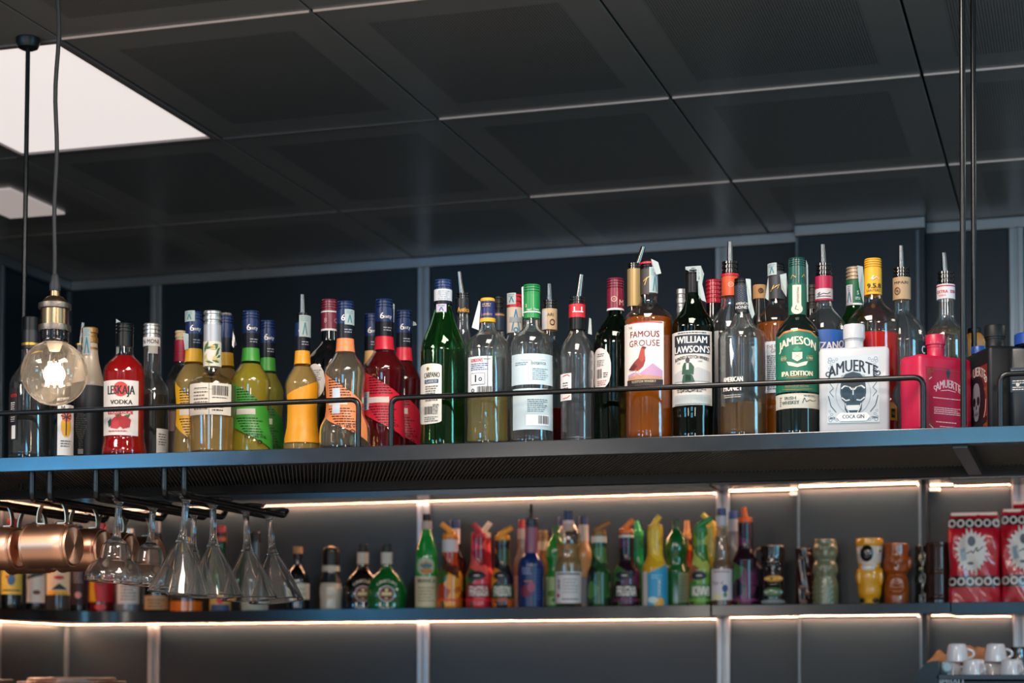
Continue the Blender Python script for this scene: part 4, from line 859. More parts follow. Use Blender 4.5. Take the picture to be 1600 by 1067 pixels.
b = Bottle('green_spirit_bottle', 'green bottle with tan screw cap and torn seal, behind the white stoppered flask', 'bottle', 1337, 3.58, [(438, 12), (478, 12.5), (488, 16), (498, 22), (512, 28), (700, 28)], GREEN, liq=(506, M('#0c2414', .05)))
b.cap(416, 436, 13, M('#b09a80', .4, .4), 3); o = b.band(437, 476, M('#12603a', .4), hw=12.9); b.band(474, 477, WHITE, hw=13); b.seal(1325, 1334, 445, 476, 13.4, M('#d3c9d2', .5)); b.ink(Print().text('S', 1342, 458, 6, WHITE).small(1338, 1346, 465, 468, 2.5, WHITE), 1340, 458, o, hw=13.2)
b.flap([(1341, 415), (1350, 417), (1352, 440), (1351, 478), (1344, 450)], yoff=-.014)
b = Bottle('aperitif_bottle', 'clear bottle of bright red aperitif with yellow lettered cap', 'bottle', 1366, 3.447,
           [(458, 12.5), (468, 14), (476, 19), (486, 29), (496, 37), (508, 40), (590, 40), (604, 36), (615, 31), (628, 33), (642, 40), (700, 40)], CLEAR, liq=(523, liquid('#ee2c2c', .75)))
b.cap(403, 420, 13.4, YEL, 4); o = b.cap(420, 460, 13.6, YEL, name='cap_skirt', top=1); b.ink(Print().text('9.5.8', 1368, 447, 7.5, INK, 22, .03).text('SANTERO', 1367, 454.5, 4, INK, 23, .01).line([(1363, 437), (1367, 431), (1365, 438), (1371, 433), (1375, 437)], 1, WHITE), 1366, 440, o, hw=13.8)
l = b.label(1388, 1401, 632, 661, M('#e8a81c', .45)); b.ink(Print().rect(1391, 1399, 643, 657, INK).text('958', 1395, 650, 5, YEL, 6), 1394, 646, l)
b = Bottle('bitter_bottle', 'clear bottle with tan neck band, steel spout and dark label beside the red flask', 'bottle', 1411, 3.575,
           [(467, 12.5), (486, 13.5), (494, 20), (506, 30), (520, 36), (536, 38), (700, 38)], CLEAR)
b.pourer((1410, 382), 417, 433, 13); o = b.band(433, 468, M('#bd9a72', .5), hw=13.4); b.ink(Print().text('MPARI', 1410, 442, 4.5, INK, 22, .01).disc(1404, 455, 5, 6, M('#6a4a30', .5), hole=.7).disc(1404, 455, 2, mat=M('#6a4a30', .5)), 1408, 450, o, hw=13.8)
l = b.label(1436, 1449, 536, 562, M('#14161c', .5)); b.ink(Print().text('C', 1443, 550, 13, WHITE, 8, .03), 1442, 548, l)
b = Bottle('vodka_bottle', 'clear bottle with white neck band lettered in red, steel spout, behind the red flask', 'bottle', 1480, 3.60,
           [(466, 12.5), (494, 13), (502, 16), (510, 23), (520, 30), (534, 33), (700, 33)], CLEAR, liq=(512, liquid('#cfc0a0', .06)))
b.pourer((1477, 393), 423, 444, 13); o = b.band(444, 467, M('#dcd8dc', .45), hw=13.6); b.band(446, 448, REDINK, hw=13.8); b.ink(Print().text('EXTRA', 1474, 456, 5, REDINK, 18, .02).text('EXTRA', 1492, 456, 5, REDINK, 10, .02).text('VODKA', 1474, 462, 3, REDINK, 12), 1482, 455, o, hw=13.8)

def flask(name, label, cx, Y, wpx, dpx, ytop, turn, mat, stop, matS):
    """rectangular stoneware flask with a round stopper; turn: rotation away from the camera"""
    X = at(cx, 680, Y).x; z0 = shelf_top(X) + .0006; P = Vector((X, Y, z0)); m = mpp(P); yb = py_of(P)
    r = empty(name, P, math.atan2(-X, Y) + turn, label, 'bottle', 'spirit bottles on the hanging shelf')
    w, d, h = wpx * m, dpx * m, (yb - ytop) * m
    bm = bmesh.new(); box(bm, -w / 2, w / 2, -d / 2, d / 2, 0, h, .0075)
    link('glass_body', bm, mat, r, True, .9)
    y0, y1, y2, h1, h2 = stop
    bm = bmesh.new(); lathe(bm, [(h2 * m * 1.15, h - .001), (h2 * m, h + .003), (h2 * m, (yb - y2) * m), (h2 * m * 1.06, (yb - y2) * m), (h2 * m * 1.06, (yb - y1) * m)], 32); link('neck', bm, mat, r, True, .7)
    bm = bmesh.new(); lathe(bm, [(h1 * m, (yb - y1) * m + .0004), (h1 * m, (yb - y0) * m - .002), (h1 * m * .93, (yb - y0) * m)], 32); link('stopper', bm, matS, r, True, .7)
    def mp(face):
        def g(x, y, off):       # x, y in face pixels from the face centre and the base
            if face == 'front': return Vector((x * m, -d / 2 - off, -y * m))
            if face == 'right': return Vector((w / 2 + off, x * m, -y * m))
            return Vector((-w / 2 - off, -x * m, -y * m))
        return g
    return r, mp, h / m
def lab_quad(r, mp, x0, x1, y0, y1, mat):
    bm = bmesh.new(); vs = [bm.verts.new(mp(x, y, .0005)) for x, y in ((x0, y0), (x1, y0), (x1, y1), (x0, y1))]; bm.faces.new(vs); return link('label', bm, mat, r)
def skull(P, x, y, s, dark, mid, lite):
    q = lambda pts: [(x + a * s, y + b * s) for a, b in pts]
    P.poly(q([(-9.6, -7), (-8.6, -12), (-5.5, -16), (0, -17.6), (5.5, -16), (8.6, -12), (9.6, -7), (9.9, -1), (8.8, 4), (6.6, 6.5), (6.4, 12), (4, 16), (0, 17.2), (-4, 16), (-6.4, 12), (-6.6, 6.5), (-8.8, 4), (-9.9, -1)]), mid)
    for e in (-1, 1):
        P.poly(q([(e * 1.4, -1.5), (e * 2.6, -4), (e * 6, -4.8), (e * 8.4, -2.6), (e * 8, 1.6), (e * 5.4, 3.6), (e * 2.4, 2.2)]), dark)
        P.line(q([(e * .8, -3.4), (e * 3, -6.2), (e * 6.4, -6.6), (e * 9, -4.4)]), 1.1 * s, lite).line(q([(e * 8.8, 2.6), (e * 5.6, 5), (e * 2.6, 4.4)]), .9 * s, lite).line(q([(e * 6, 7), (e * 5, 11), (e * 3.2, 14.4)]), .6 * s, lite).line(q([(e * 2, -13), (e * 5, -11.5), (e * 6.6, -9)]), .5 * s, lite)
    P.poly(q([(0, 1.4), (1.9, 6.4), (.4, 5.8), (0, 6.8), (-.4, 5.8), (-1.9, 6.4)]), dark).line(q([(0, -5), (0, .6)]), .7 * s, lite)
    P.rect(x - 4.8 * s, x + 4.8 * s, y + 8.6 * s, y + 12.6 * s, lite).rect(x - 4.8 * s, x + 4.8 * s, y + 10.5 * s, y + 10.9 * s, dark)
    for k in range(-3, 4): P.rect(x + k * 1.35 * s - .18 * s, x + k * 1.35 * s + .18 * s, y + 8.6 * s, y + 12.6 * s, dark)
# white flask
WST = M('#b7b9bd', .36, coat=.15)
r, mp, H = flask('gin_flask', 'white square gin flask with white stopper and a dark skull on its label', 1335.5, 3.373, 108, 40, 544, 0, WST, (507, 530, 532, 17, 14.5), WST)
l = lab_quad(r, mp('front'), -41.5, 38, -122, -17, M('#b9c1c6', .5)); P = Print(); DB = M('#1d2f3f', .5); MB = M('#35586a', .5)
def corner(P, x, y, sx, sy, mat, k=1):
    for q in range(3): P.disc(x + sx * (4 + 5 * q) * k, y + sy * (4 + 3 * (q % 2)) * k, (3 - .4 * q) * k, mat=mat, n=12, hole=.6); P.disc(x + sx * (3 + 3 * (q % 2)) * k, y + sy * (8 + 5 * q) * k, (2.6 - .3 * q) * k, mat=mat, n=12, hole=.6)
for sx, sy, x, y in ((1, 1, -41, -121), (-1, 1, 37, -121), (1, -1, -41, -18), (-1, -1, 37, -18)): corner(P, x, y, sx, sy, M('#7d8f9a', .5))
P.text('AMUERTE', -2, -101, 19, DB, 76, .02, arc=12).text('PREMIUM DISTILLED GIN', -2, -91.5, 2.6, DB, 36, arc=3)
for sx in (-1, 1):
    P.disc(-2 + sx * 38, -94, 4.2, mat=DB, n=14, hole=.6).disc(-2 + sx * 33, -99, 3, mat=DB, n=14, hole=.55).line([(-2 + sx * 36, -80), (-2 + sx * 30, -72), (-2 + sx * 36, -66), (-2 + sx * 30, -58)], .9, MB).line([(-2 + sx * 38, -60), (-2 + sx * 34, -44), (-2 + sx * 26, -34)], 1.4, MB)
P.disc(-2, -63, 27, 33, M('#8fa3ad', .5), n=32, hole=.97); skull(P, -2, -62, 2.0, M('#0f2f40', .5), M('#1d3f50', .5), M('#d4d8d8', .5)); P.poly([(-18, -77), (-12, -91), (-2, -96), (8, -91), (14, -77), (-2, -72)], M('#22303a', .5))
P.poly([(-28, -27), (-22, -33), (18, -33), (24, -27), (18, -20), (-22, -20)], M('#dde0e0', .5)).top().text('COCA GIN', -2, -27, 6, DB, 33, .02).small(-38, -30, -26, -24, 3, DB).small(27, 35, -26, -24, 3, DB).rect(-41.5, 38, -18, -17, M('#8fa9b4', .5)); P.build(mp('front'), l, step=0)
# red flask, turned so that its near edge points at the camera
RST = M('#b3123c', .42, coat=.15)
r, mp, H = flask('gin_flask', 'crimson square flask with red stopper, white printing on its turned face', 1463, 3.39, 109, 49, 559, -.76 + 1.52, RST, (523, 539, 543, 15.5, 13), RST)
mf = mp('front'); l = lab_quad(r, mf, -44, 44, -100, -4, M('#a8123a', .45)); P = Print(); PK = M('#e6c4c8', .5); TG = M('#8d5a3c', .5)
P.text('AMUERTE', 2, -72, 13, PK, 52, .02, arc=8).line([(-14, -64), (2, -66), (18, -64)], .9, PK); skull(P, 2, -92, .42, M('#0f2f3c', .5), M('#2c3c48', .5), PK)
for sx in (-1, 1): P.disc(2 + sx * 27, -68, 3.4, mat=PK, n=14, hole=.6)
P.small(-30, 36, -53, -51, 3, PK).small(-28, 34, -38, -26, 3, PK, seed=4).small(-24, 24, -16, -13, 3.4, PK, seed=9).small(-16, 20, -9, -8, 3, PK).line([(-38, -80), (-32, -84)], 1.3, PK).line([(-38, -10), (-30, -5)], 2, PK)
P.rect(-41, 41, -97, -96.4, TG).rect(-41, -40.4, -97, -7, TG).rect(40.4, 41, -97, -7, TG)
for sx, x in ((1, -41), (-1, 41)): corner(P, x, -97, sx, 1, TG, .8); corner(P, x, -7, sx, -1, TG, .8)
P.rect(-16, 40, -3.6, -.6, WHITE).bars(-14, 36, -3.4, -.8, INK); P.build(mf, l, step=0)
# black flask with the red illustrated face
BST = M('#101316', .45, spec=.3)
r, mp, H = flask('gin_flask', 'black square flask with black stopper, dark red illustrated skull label', 1556, 3.425, 109, 60, 548, -1.22, BST, (508, 527, 530, 16.5, 14.5), BST)
mf = mp('front'); BR = M('#6b2a24', .45); l = lab_quad(r, mf, -49, 49, -104, -5, BR); P = Print(); CR = M('#d8cfc6', .5)
P.disc(0, -52, 38, 40, M('#0c0b0e', .5), n=30).disc(0, -52, 39, 41, M('#3a1614', .5), n=30, hole=.94)
P.text('AMUERTE', 0, -92, 15, CR, 84, .02, arc=12); skull(P, 0, -50, 1.75, M('#0b0b10', .5), M('#77757e', .5), CR)
for sx in (-1, 1): P.disc(sx * 43, -80, 5, mat=CR, n=14, hole=.6).line([(sx * 42, -50), (sx * 40, -34), (sx * 30, -18)], 1.6, CR)
for sx, x in ((1, -48), (-1, 48)): corner(P, x, -6, sx, -1, M('#b0643c', .5)); corner(P, x, -70, sx, 1, M('#b0643c', .5), .8)
P.poly([(-46, -4), (-30, -14), (46, -24), (46, -14), (-20, -4)], M('#101318', .5)).poly([(-47, -14), (-36, -18), (-26, -13), (-36, -7), (-47, -7)], M('#1f6fa8', .5)).small(-20, 40, -14, -12, 3, CR); P.build(mf, l, step=0)
r, mp, H = flask('gin_flask', 'dark blue black flask with royal blue stopper cut off by the picture edge', 1614, 3.372, 68, 34, 541, 0, M('#0e151b', .3, spec=.4), (508, 541, 543, 31, 26) if False else (521, 539, 541, 27, 22), M('#123f8c', .35))
mf = mp('front'); P = Print().small(-32, -6, -92, -88, 4, CR).small(-30, -4, -76, -72, 3.4, CR).small(-30, -8, -66, -62, 3.4, CR, seed=8).disc(-22, -69.5, 3, mat=CR, n=8); l = lab_quad(r, mf, -33, 33, -96, -58, M('#1a242c', .3)); P.build(mf, l, step=0)
r, mp, H = flask('gin_flask', 'dark flask with royal blue stopper just behind the black skull flask', 1531, 3.535, 58, 30, 568, .1, M('#0d1c33', .3, coat=.3), (541, 553, 556, 12.5, 10.5), M('#123f8c', .35))
b = Bottle('liqueur_bottle', 'bottle with an amber orange wrapper seen between the rods, behind the black flask', 'bottle', 1524, 3.715, [(520, 10), (528, 16), (534, 19), (600, 19), (700, 19)], M('#b9803e', .45)); b.cap(512, 522, 10, BLACKP)

# ================================================================== LOWER WALL SHELF
def low(name, label, cx, prof, body, Y=5.83, liq=None, **k): return Bottle(name, label, 'bottle', cx, Y, prof, body, liq=liq, shelf='low', **k)
def std(y, neck, hw, sh=42, nk=26):      # generic spirits silhouette under a cap at y
    return [(y, neck), (y + nk, neck * 1.08), (y + nk + sh * .35, neck + (hw - neck) * .35), (y + nk + sh * .75, hw * .95), (y + nk + sh, hw), (990, hw)]
def spoutcap(b, y0, y1, hw, mat, tip, w=4.2):
    o = b.cap(y0, y1, hw, mat, 2, top=.8)
    z = b.z(y0); bm = bmesh.new(); tx, tz = (tip[0] - b.cx) * b.m, b.z(tip[1]); sx = -.35 * tx if abs(tx) > .004 else 0
    tube(bm, [(sx, 0, z - .002), (sx + (tx - sx) * .5, 0, z + (tz - z) * .5), (tx, 0, tz)], 0, 12, taper=[w * 1.25 * b.m, w * 1.05 * b.m, w * b.m]); link('spout', bm, mat, o, True, .7)
    return o
GL = BLACKG
b = low('aperitif_bottle', 'dark bottle with yellow label and blue bird at the far end of the lower shelf', 18, std(826, 7, 16, 40), GL, 5.36); b.cap(811, 827, 7.5, RED)
l = b.label(2, 33, 892, 929, M('#d3b84a', .5)); b.ink(Print().disc(17, 906, 6, 9, M('#2a5a8c', .5)).rect(3, 32, 922, 924, INK).disc(11, 902, 3, mat=M('#b04a2a', .5)), 18, 910, l)
b = low('liqueur_bottle', 'black bottle with slanted white label bearing a brown mark, under the foremost mug', 55, std(830, 6, 15, 40), GL, 5.47); b.cap(816, 831, 6.5, BLACKP)
l = b.label(42, 69, 888, 942, M('#d4cfca', .5)); b.ink(Print().poly([(41, 886), (70, 886), (70, 898), (41, 906)], INK).disc(57, 926, 6, 3.5, M('#6b2c20', .5)), 55, 915, l)
b = low('aperitif_bottle', 'bottle with cream and yellow label showing a black hill, under the mugs', 90, std(830, 7, 19, 40), M('#3a3634', .1, coat=.4), 5.62); b.cap(815, 831, 7.5, BLACKP)
l = b.label(73, 108, 890, 930, M('#ddd0b4', .5)); b.ink(Print().rect(73, 108, 924, 930, YEL).poly([(80, 922), (92, 912), (106, 922)], INK).disc(92, 903, 8, 3, REDINK), 90, 910, l)
b = low('liqueur_bottle', 'slim dark bottle with small pink emblem on its label', 122, std(835, 5, 11.5, 36), GL, 5.78); b.cap(820, 836, 6, BLACKP)
l = b.label(112, 131, 885, 945, M('#2a1e24', .5)); b.ink(Print().disc(122, 930, 5, 5, M('#d49aa0', .5)).small(114, 130, 893, 912, 4, M('#9a9098', .5)), 122, 915, l)
b = low('liqueur_bottle', 'bottle with red and yellow label and bright red foot, under the margarita glass', 157, std(830, 7, 20, 40), M('#5e0f16', .08, coat=.5), 5.83); b.cap(816, 831, 7.5, RED)
l = b.label(138, 177, 896, 941, M('#b81c2a', .5)); b.ink(Print().poly([(138, 896), (150, 896), (146, 915), (150, 941), (138, 941)], YEL).disc(157, 908, 8, mat=M('#7d1220', .5)).disc(157, 908, 4, mat=YEL).disc(157, 949, 9, 5, M('#e0352a', .4)), 157, 915, l)
b = low('spirit_bottle', 'clear flat shouldered bottle with plain white label under the second margarita glass', 200, std(840, 8, 20, 24), M('#6a6f76', .08, coat=.5), 5.83); b.cap(826, 841, 8, SILVER)
l = b.label(184, 217, 908, 944, M('#d3ccc8', .5)); b.ink(Print().small(188, 213, 916, 938, 5, GREY), 200, 925, l)
b = low('whisky_bottle', 'dark squat bottle with tan label low on its front', 244, std(845, 8, 21, 24), GL, 5.83); b.cap(832, 846, 8, BLACKP)
l = b.label(226, 262, 931, 953, M('#b08a5c', .5)); b.ink(Print().small(230, 258, 937, 948, 5, M('#5a3a20', .5)), 244, 942, l)
b = low('whisky_decanter', 'amber decanter with gold ball stopper behind the nearest martini glass', 291, [(862, 6), (880, 7), (900, 12), (915, 22), (930, 25), (990, 24)], M('#3a2418', .1, coat=.5), 5.83); b.cap(842, 863, 6.5, GOLD, dome=2)
b.band(940, 958, M('#d8701c', .15, coat=.6)); 
b = low('vermouth_bottle', 'green bottle with red and black capsule seen between the martini glass stems', 344, std(838, 7.5, 18, 44), GREEN, 5.83); b.cap(822, 833, 8.2, RED, 2); b.band(832, 850, BLACKP, hw=8.4); b.band(839, 846, M('#c0562c', .5), hw=8.6)
l = b.label(328, 360, 925, 955, M('#c9a24a', .5)); b.ink(Print().rect(328, 360, 945, 955, M('#2a4a78', .5)).disc(344, 938, 6, mat=REDINK), 344, 940, l)
b = low('spirit_bottle', 'grey clear bottle with long neck behind the third martini glass', 398, std(846, 7, 24, 40), M('#3b4148', .06, coat=.6), 5.83); b.cap(831, 847, 8, BLACKP, 2); b.label(378, 418, 940, 957, M('#9aa096', .5))
b = low('liqueur_bottle', 'black apothecary bottle with cork stopper and small cream label', 465, [(872, 5.5), (882, 6), (890, 12), (900, 17), (912, 18.5), (990, 18)], BLACKG, 5.83); b.cap(864, 873, 7, BLACKP); b.cap(854, 865, 7.5, M('#a87a4c', .7), name='cork')
l = b.label(463, 483, 912, 937, M('#c9c3b2', .5)); b.ink(Print().text('N', 472, 921, 5, M('#5a564c', .5), 7).small(466, 480, 927, 933, 3, GREY), 472, 925, l)
b = low('cream_liqueur_bottle', 'rounded bottle of cream coloured liqueur, black neck and tilted cork disc', 517, [(867, 12), (885, 12.5), (895, 13), (905, 15), (925, 18), (940, 17), (990, 15)], M('#b5ab9c', .2, coat=.5), 5.83)
b.band(862, 884, BLACKP, hw=13); b.band(884, 893, M('#b8b2a2', .5), hw=13.6); b.band(893, 911, M('#1c2022', .12, coat=.5), off=.001); o = b.cap(856, 868, 12, BLACKP)
bm = bmesh.new(); lathe(bm, [(9 * b.m, 0), (10 * b.m, .004), (9 * b.m, .012), (.001, .012)], 18); ck = link('cork_disc', bm, M('#b58a50', .7), o, True, .6); ck.location = (.004, -.004, b.z(862)); ck.rotation_euler = (.5, .45, 0)
CROSS = M('#d8c48a', .5)
for cx, Y, body, lab in ((567, 5.87, M('#0b0d0c', .05, coat=.6), 'round flat black bitter bottle with red ringed cross medallion'), (604, 5.80, M('#0c5a24', .05, coat=.6), 'round flat green bitter bottle with red ringed cross medallion')):
    b = low('bitter_bottle', lab, cx, [(868, 7.2), (884, 8), (891, 11), (898, 19), (908, 26), (920, 30), (932, 31.5), (944, 30), (954, 26), (990, 24)], body, Y)
    b.cap(850, 864, 7.6, BLACKP, 2); b.band(863, 881, M('#b9b2ac', .45), hw=8.6)
    l = b.label(cx - 13, cx + 13, 916, 941, M('#5a1420', .45), rnd=12); b.ink(Print().disc(cx, 928.5, 13, mat=M('#c9c0c4', .4), hole=.88).rect(cx - 2.6, cx + 2.6, 920, 937, CROSS).rect(cx - 8, cx + 8, 926, 931, CROSS).text('UNICUM', cx, 911, 5, M('#d8d2c4', .5), 34, .03, arc=6).text('ZWACK', cx, 949, 4, M('#d8d2c4', .5), 26, .03, arc=-4), cx, 928, l)
    b.root.scale = (1, .62, 1)
b = low('amaro_bottle', 'tall green bottle with black cap, eagle emblem and large cream label', 666.5, [(826, 7.2), (835, 9), (848, 13), (862, 16.5), (876, 18), (990, 18)], M('#0f8a34', .04, coat=.6), 5.80)
b.cap(803, 815, 7, BLACKP, 2); b.band(814, 827, M('#b5a796', .5), hw=7.8)
l = b.label(649, 684, 901, 949, M('#cabf9e', .5)); b.ink(Print().text('BRANCA', 666, 908, 6, INK, 30, .02).small(652, 681, 918, 942, 5, M('#8f8468', .5)), 666, 925, l)
l = b.label(652, 678, 872, 899, M('#a8b8a0', .5), rnd=10); b.ink(Print().disc(666, 884, 9, 5, M('#2a6f78', .5)).line([(656, 884), (666, 878), (676, 884)], 2.4, M('#c9843c', .5)).disc(666, 893, 9, 5, M('#b8743c', .5)), 666, 886, l)
FR_OR = ['#c8641e', '#e8962a', '#3a5a28', '#a83c1e', '#f0a83c', '#4a2a1e']; FR_RD = ['#b81f30', '#d83a44', '#2f5a34', '#8a1626', '#c22a3a', '#e05a58']; FR_PA = ['#c8641e', '#2a1a28', '#d88a2a', '#3c4a28', '#a84a1e', '#1e1a20']
FR_GR = ['#1f3a22', '#2f5a30', '#16241a', '#4a7a3c', '#c9c8a0', '#20442a']; FR_PL = ['#2a1424', '#5a2848', '#3a6a34', '#1e1018', '#7a3a5a', '#240f1e']; FR_KI = ['#2f5a26', '#6a9a3a', '#8a5a34', '#3c7a30', '#1f3a1a', '#a8b85a']; FR_YE = ['#e0b428', '#f0c83a', '#d8a01e', '#e8c030', '#f2d860', '#d8a828']
def syrup(label, cx, top, tip, capc, pal, word, hw=20, nhw=12, Y=5.80, band=None, ring=None, bottom=990, wordc='#e8e0d8', bw=None, name='fruit_syrup_bottle'):
    b = low(name, label, cx, [(top + 8, nhw), (top + 40, nhw), (top + 50, nhw * 1.1), (top + 58, nhw + (hw - nhw) * .5), (top + 68, hw), (bottom, hw * .98)], blobs(pal, 24, .16), Y, group='fruit syrup bottles with spout caps')
    spoutcap(b, top, top + 10, nhw, M(capc, .42), tip)
    if band: b.band(top + 10, top + 10 + band[1], M(band[0], .5))
    if ring: b.band(936, 940, M(ring, .45))
    if word:
        l = b.label(cx - hw * .8, cx + hw * .55, 893, 907, M('#141a22', .5), rnd=9); b.ink(Print().disc(cx - hw * .15, 900, 5, 1, M('#c9c8c8', .5)), cx - 2, 900, l)
        o = b.label(cx - hw * .8, cx + hw * .8, 913, 934, M(pal[3], .45)); b.ink(Print().text(word, cx, 924, 16, M(wordc, .5), hw * 1.5, .04), cx, 924, o)
    return b
b = low('spirit_bottle', 'dark bottle with blue cap and white neck label behind the orange fruit bottle', 711, std(826, 7, 17, 30), GL, 5.90); b.cap(812, 826, 8, BLUECAP); b.band(826, 850, M('#c9c6c8', .5), hw=7.6)
syrup('orange capped fruit bottle with white neck band, spout leaning toward the tall green bottle', 703, 833, (689, 818), '#f0961e', FR_OR, None, 20.5, band=('#c9c4c8', 20), ring='#d8501e')
syrup('cream spouted syrup bottle hidden behind the red capped fruit bottle', 757, 832, (766, 816), '#d8c8b0', FR_RD, None, 15, 10, Y=5.90)
syrup('red capped strawberry syrup bottle with red spout and pale tall lettering', 748, 832, (740, 818), '#c01f30', FR_RD, 'FRAGOLA', 20.5, ring='#d81f2c')
syrup('amber capped passion fruit syrup bottle, dark, spout pointing toward the blue bottle', 785, 836, (800, 824), '#f0a01e', FR_PA, 'PASSION', 18, ring='#c04a1e')
b = low('spirit_bottle', 'clear bottle with red cap just behind the blue bottle', 816, std(826, 6, 14, 34), M('#8a8478', .1, coat=.5), 5.90); b.cap(812, 826, 5.6, RED); b.band(826, 842, M('#c9b8ac', .5), hw=6.4); b.label(804, 812, 900, 955, M('#c9c0b0', .5))
b = low('blue_liqueur_bottle', 'deep blue bottle with mauve neck and black knobbed pourer', 830, [(824, 9.5), (862, 10), (868, 13), (874, 18), (884, 20.5), (990, 20.5)], M('#12306a', .06, coat=.6), 5.80)
b.band(824, 864, M('#8a4a68', .3), off=.001); o = b.cap(810, 824, 10.5, M('#101c38', .3), 2); bm = bmesh.new(); lathe(bm, [(3.5 * b.m, b.z(810)), (2 * b.m, b.z(803)), (3.6 * b.m, b.z(798)), (1.8 * b.m, b.z(794)), (3 * b.m, b.z(790)), (1 * b.m, b.z(787))], 14); link('pourer_knob', bm, BLACKP, o, True)
l = b.label(812, 848, 884, 948, M('#182c60', .3)); b.ink(Print().disc(822, 924, 9, 10, M('#7a2038', .5)).disc(830, 918, 6, 8, M('#a04a6a', .5)).small(815, 830, 888, 900, 4, M('#9aa8d0', .5)).rect(818, 832, 908, 909.4, M('#d87a4a', .5)).small(836, 847, 890, 940, 5, M('#3a5a9a', .5)), 828, 916, l)
b = low('spirit_bottle', 'amber bottle with tan cork cap between the blue bottle and green plastic bottle', 849, std(846, 7.5, 15, 26, 14), M('#8a5a30', .1, coat=.5), 5.93); b.cap(829, 846, 7.5, M('#7d6a48', .6), 2); b.band(846, 860, M('#c8b49a', .5), hw=8)
PET = lambda y, n, hw: [(y, n), (y + 5, n * 1.1), (y + 14, hw * .72), (y + 26, hw * .93), (y + 36, hw * .95), (y + 48, hw * .80), (y + 58, hw * .82), (y + 70, hw), (990, hw)]
b = low('lemon_juice_bottle', 'bright green plastic bottle with pale lime label, partly hidden by its clear neighbour', 869, PET(833, 6.5, 17.5), M('#0f8a34', .08, coat=.5), 5.868); b.cap(822, 834, 6.6, M('#0f6a30', .4), 3)
l = b.label(853, 885, 902, 946, M('#a9c890', .5)); b.ink(Print().disc(862, 928, 8, 5, M('#5a8a3a', .5)).disc(870, 938, 8, 4, M('#3f7a30', .5)), 866, 925, l)
b = low('spirit_bottle', 'small bottle with bright blue cap behind the clear plastic bottle', 878, std(820, 5.5, 9, 30), M('#7d8a92', .1, coat=.5), 5.945); b.cap(808, 821, 5.5, BLUECAP)
b = low('sugar_syrup_bottle', 'clear plastic bottle with navy cap, pinched waist and big white label', 888, PET(812, 7.4, 21), CLEAR, 5.79, liq=(850, liquid('#cdbb98', .35))); b.cap(798, 813, 7.6, M('#12305a', .4), 3); b.band(813, 829, M('#d8c4c4', .5), hw=8)
l = b.label(868, 909, 894, 943, M('#d9d4d6', .5)); b.ink(Print().rect(868, 909, 896.5, 898.5, INK).text('IMP', 872, 914, 5, INK, 15, .02, rot=PI / 2).small(880, 904, 905, 930, 5, M('#a8a6a8', .5)).small(878, 906, 936, 939, 4, INK).disc(871, 931, 3, mat=REDINK), 888, 918, l)
b = low('liqueur_bottle', 'bottle of pale peach liqueur with blue cap and white neck', 912, std(822, 7, 14, 26, 22), M('#d0a878', .15, coat=.5), 5.87); b.cap(807, 821, 7.4, BLUECAP); b.band(820, 846, M('#cfcac6', .45), off=.001); b.label(898, 926, 902, 945, M('#8f9ab0', .5))
syrup('brown capped dark green syrup bottle with white neck ring', 936, 828, (953, 816), '#9a6a30', FR_GR, None, 18.5, 11.5, band=('#d8cfc2', 10))
syrup('orange capped plum coloured syrup bottle with violet sleeve', 979, 826, (990, 812), '#f07a1e', FR_PL, 'PRUGNA', 21, 11.5, band=('#e8d8c8', 4), ring='#6a2050')
syrup('bright green capped bottle hidden behind the orange capped plum one', 997, 829, (994, 814), '#2fc068', ['#0f7a4a', '#128a54', '#0c6a40', '#149458', '#0f7a4a', '#0c6a40'], None, 14, 9, Y=5.90)
b = syrup('yellow syrup bottle with yellow spout and sky blue slanted label', 1024, 820, (1031, 806), '#e8c030', FR_YE, None, 20, 12)
l = b.label(1012, 1043, 897, 947, M('#2a9ac8', .45), y0b=880); P = Print().disc(1030, 942, 9, 8, YEL).disc(1020, 938, 8, 5, M('#c8d8d8', .5)).text('DRINK', 1030, 918, 5, WHITE, 26, .02, rot=-PI / 2).small(1018, 1036, 899, 904, 4, M('#8fd0e8', .5)); b.ink(P, 1027, 920, l); b.label(1004, 1011, 893, 947, M('#d8d4d0', .5))
b = low('lemon_juice_bottle', 'dark green plastic bottle with bulging shoulder and grey label on its side', 1057, PET(824, 6.6, 19.5), M('#0a5a28', .08, coat=.5), 5.86); b.cap(813, 825, 6.8, M('#0c4a28', .4), 3); l = b.label(1060, 1076, 895, 942, M('#7d9a84', .5)); b.ink(Print().small(1062, 1075, 900, 936, 5, M('#5a7a64', .5)), 1067, 918, l)
syrup('peach spouted bottle half hidden behind the dark green plastic bottle', 1074, 833, (1074, 813), '#e8a868', FR_OR, None, 13, 7, Y=5.93)
syrup('green capped kiwi syrup bottle with pale tall lettering', 1095, 823, (1113, 809), '#1f8a4a', FR_KI, 'KIWI', 18, 11.5, ring='#6aa03a')
syrup('yellow syrup bottle behind the kiwi one, only its neck and two yellow spouts showing', 1112, 820, (1098, 803), '#f0cc50', FR_YE, None, 13, 8, Y=5.90)
b = low('liqueur_bottle', 'clear bottle with navy cap and white flower label, brown liquid at its foot', 1128, [(805, 7.4), (822, 8), (840, 11), (860, 12.5), (874, 13), (884, 16), (890, 17), (990, 17)], CLEAR, 5.79, liq=(838, liquid('#b5aca6', .3))); b.cap(794, 806, 7.4, M('#1a3568', .35)); b.band(806, 821, M('#b9bcc6', .45), hw=8.2)
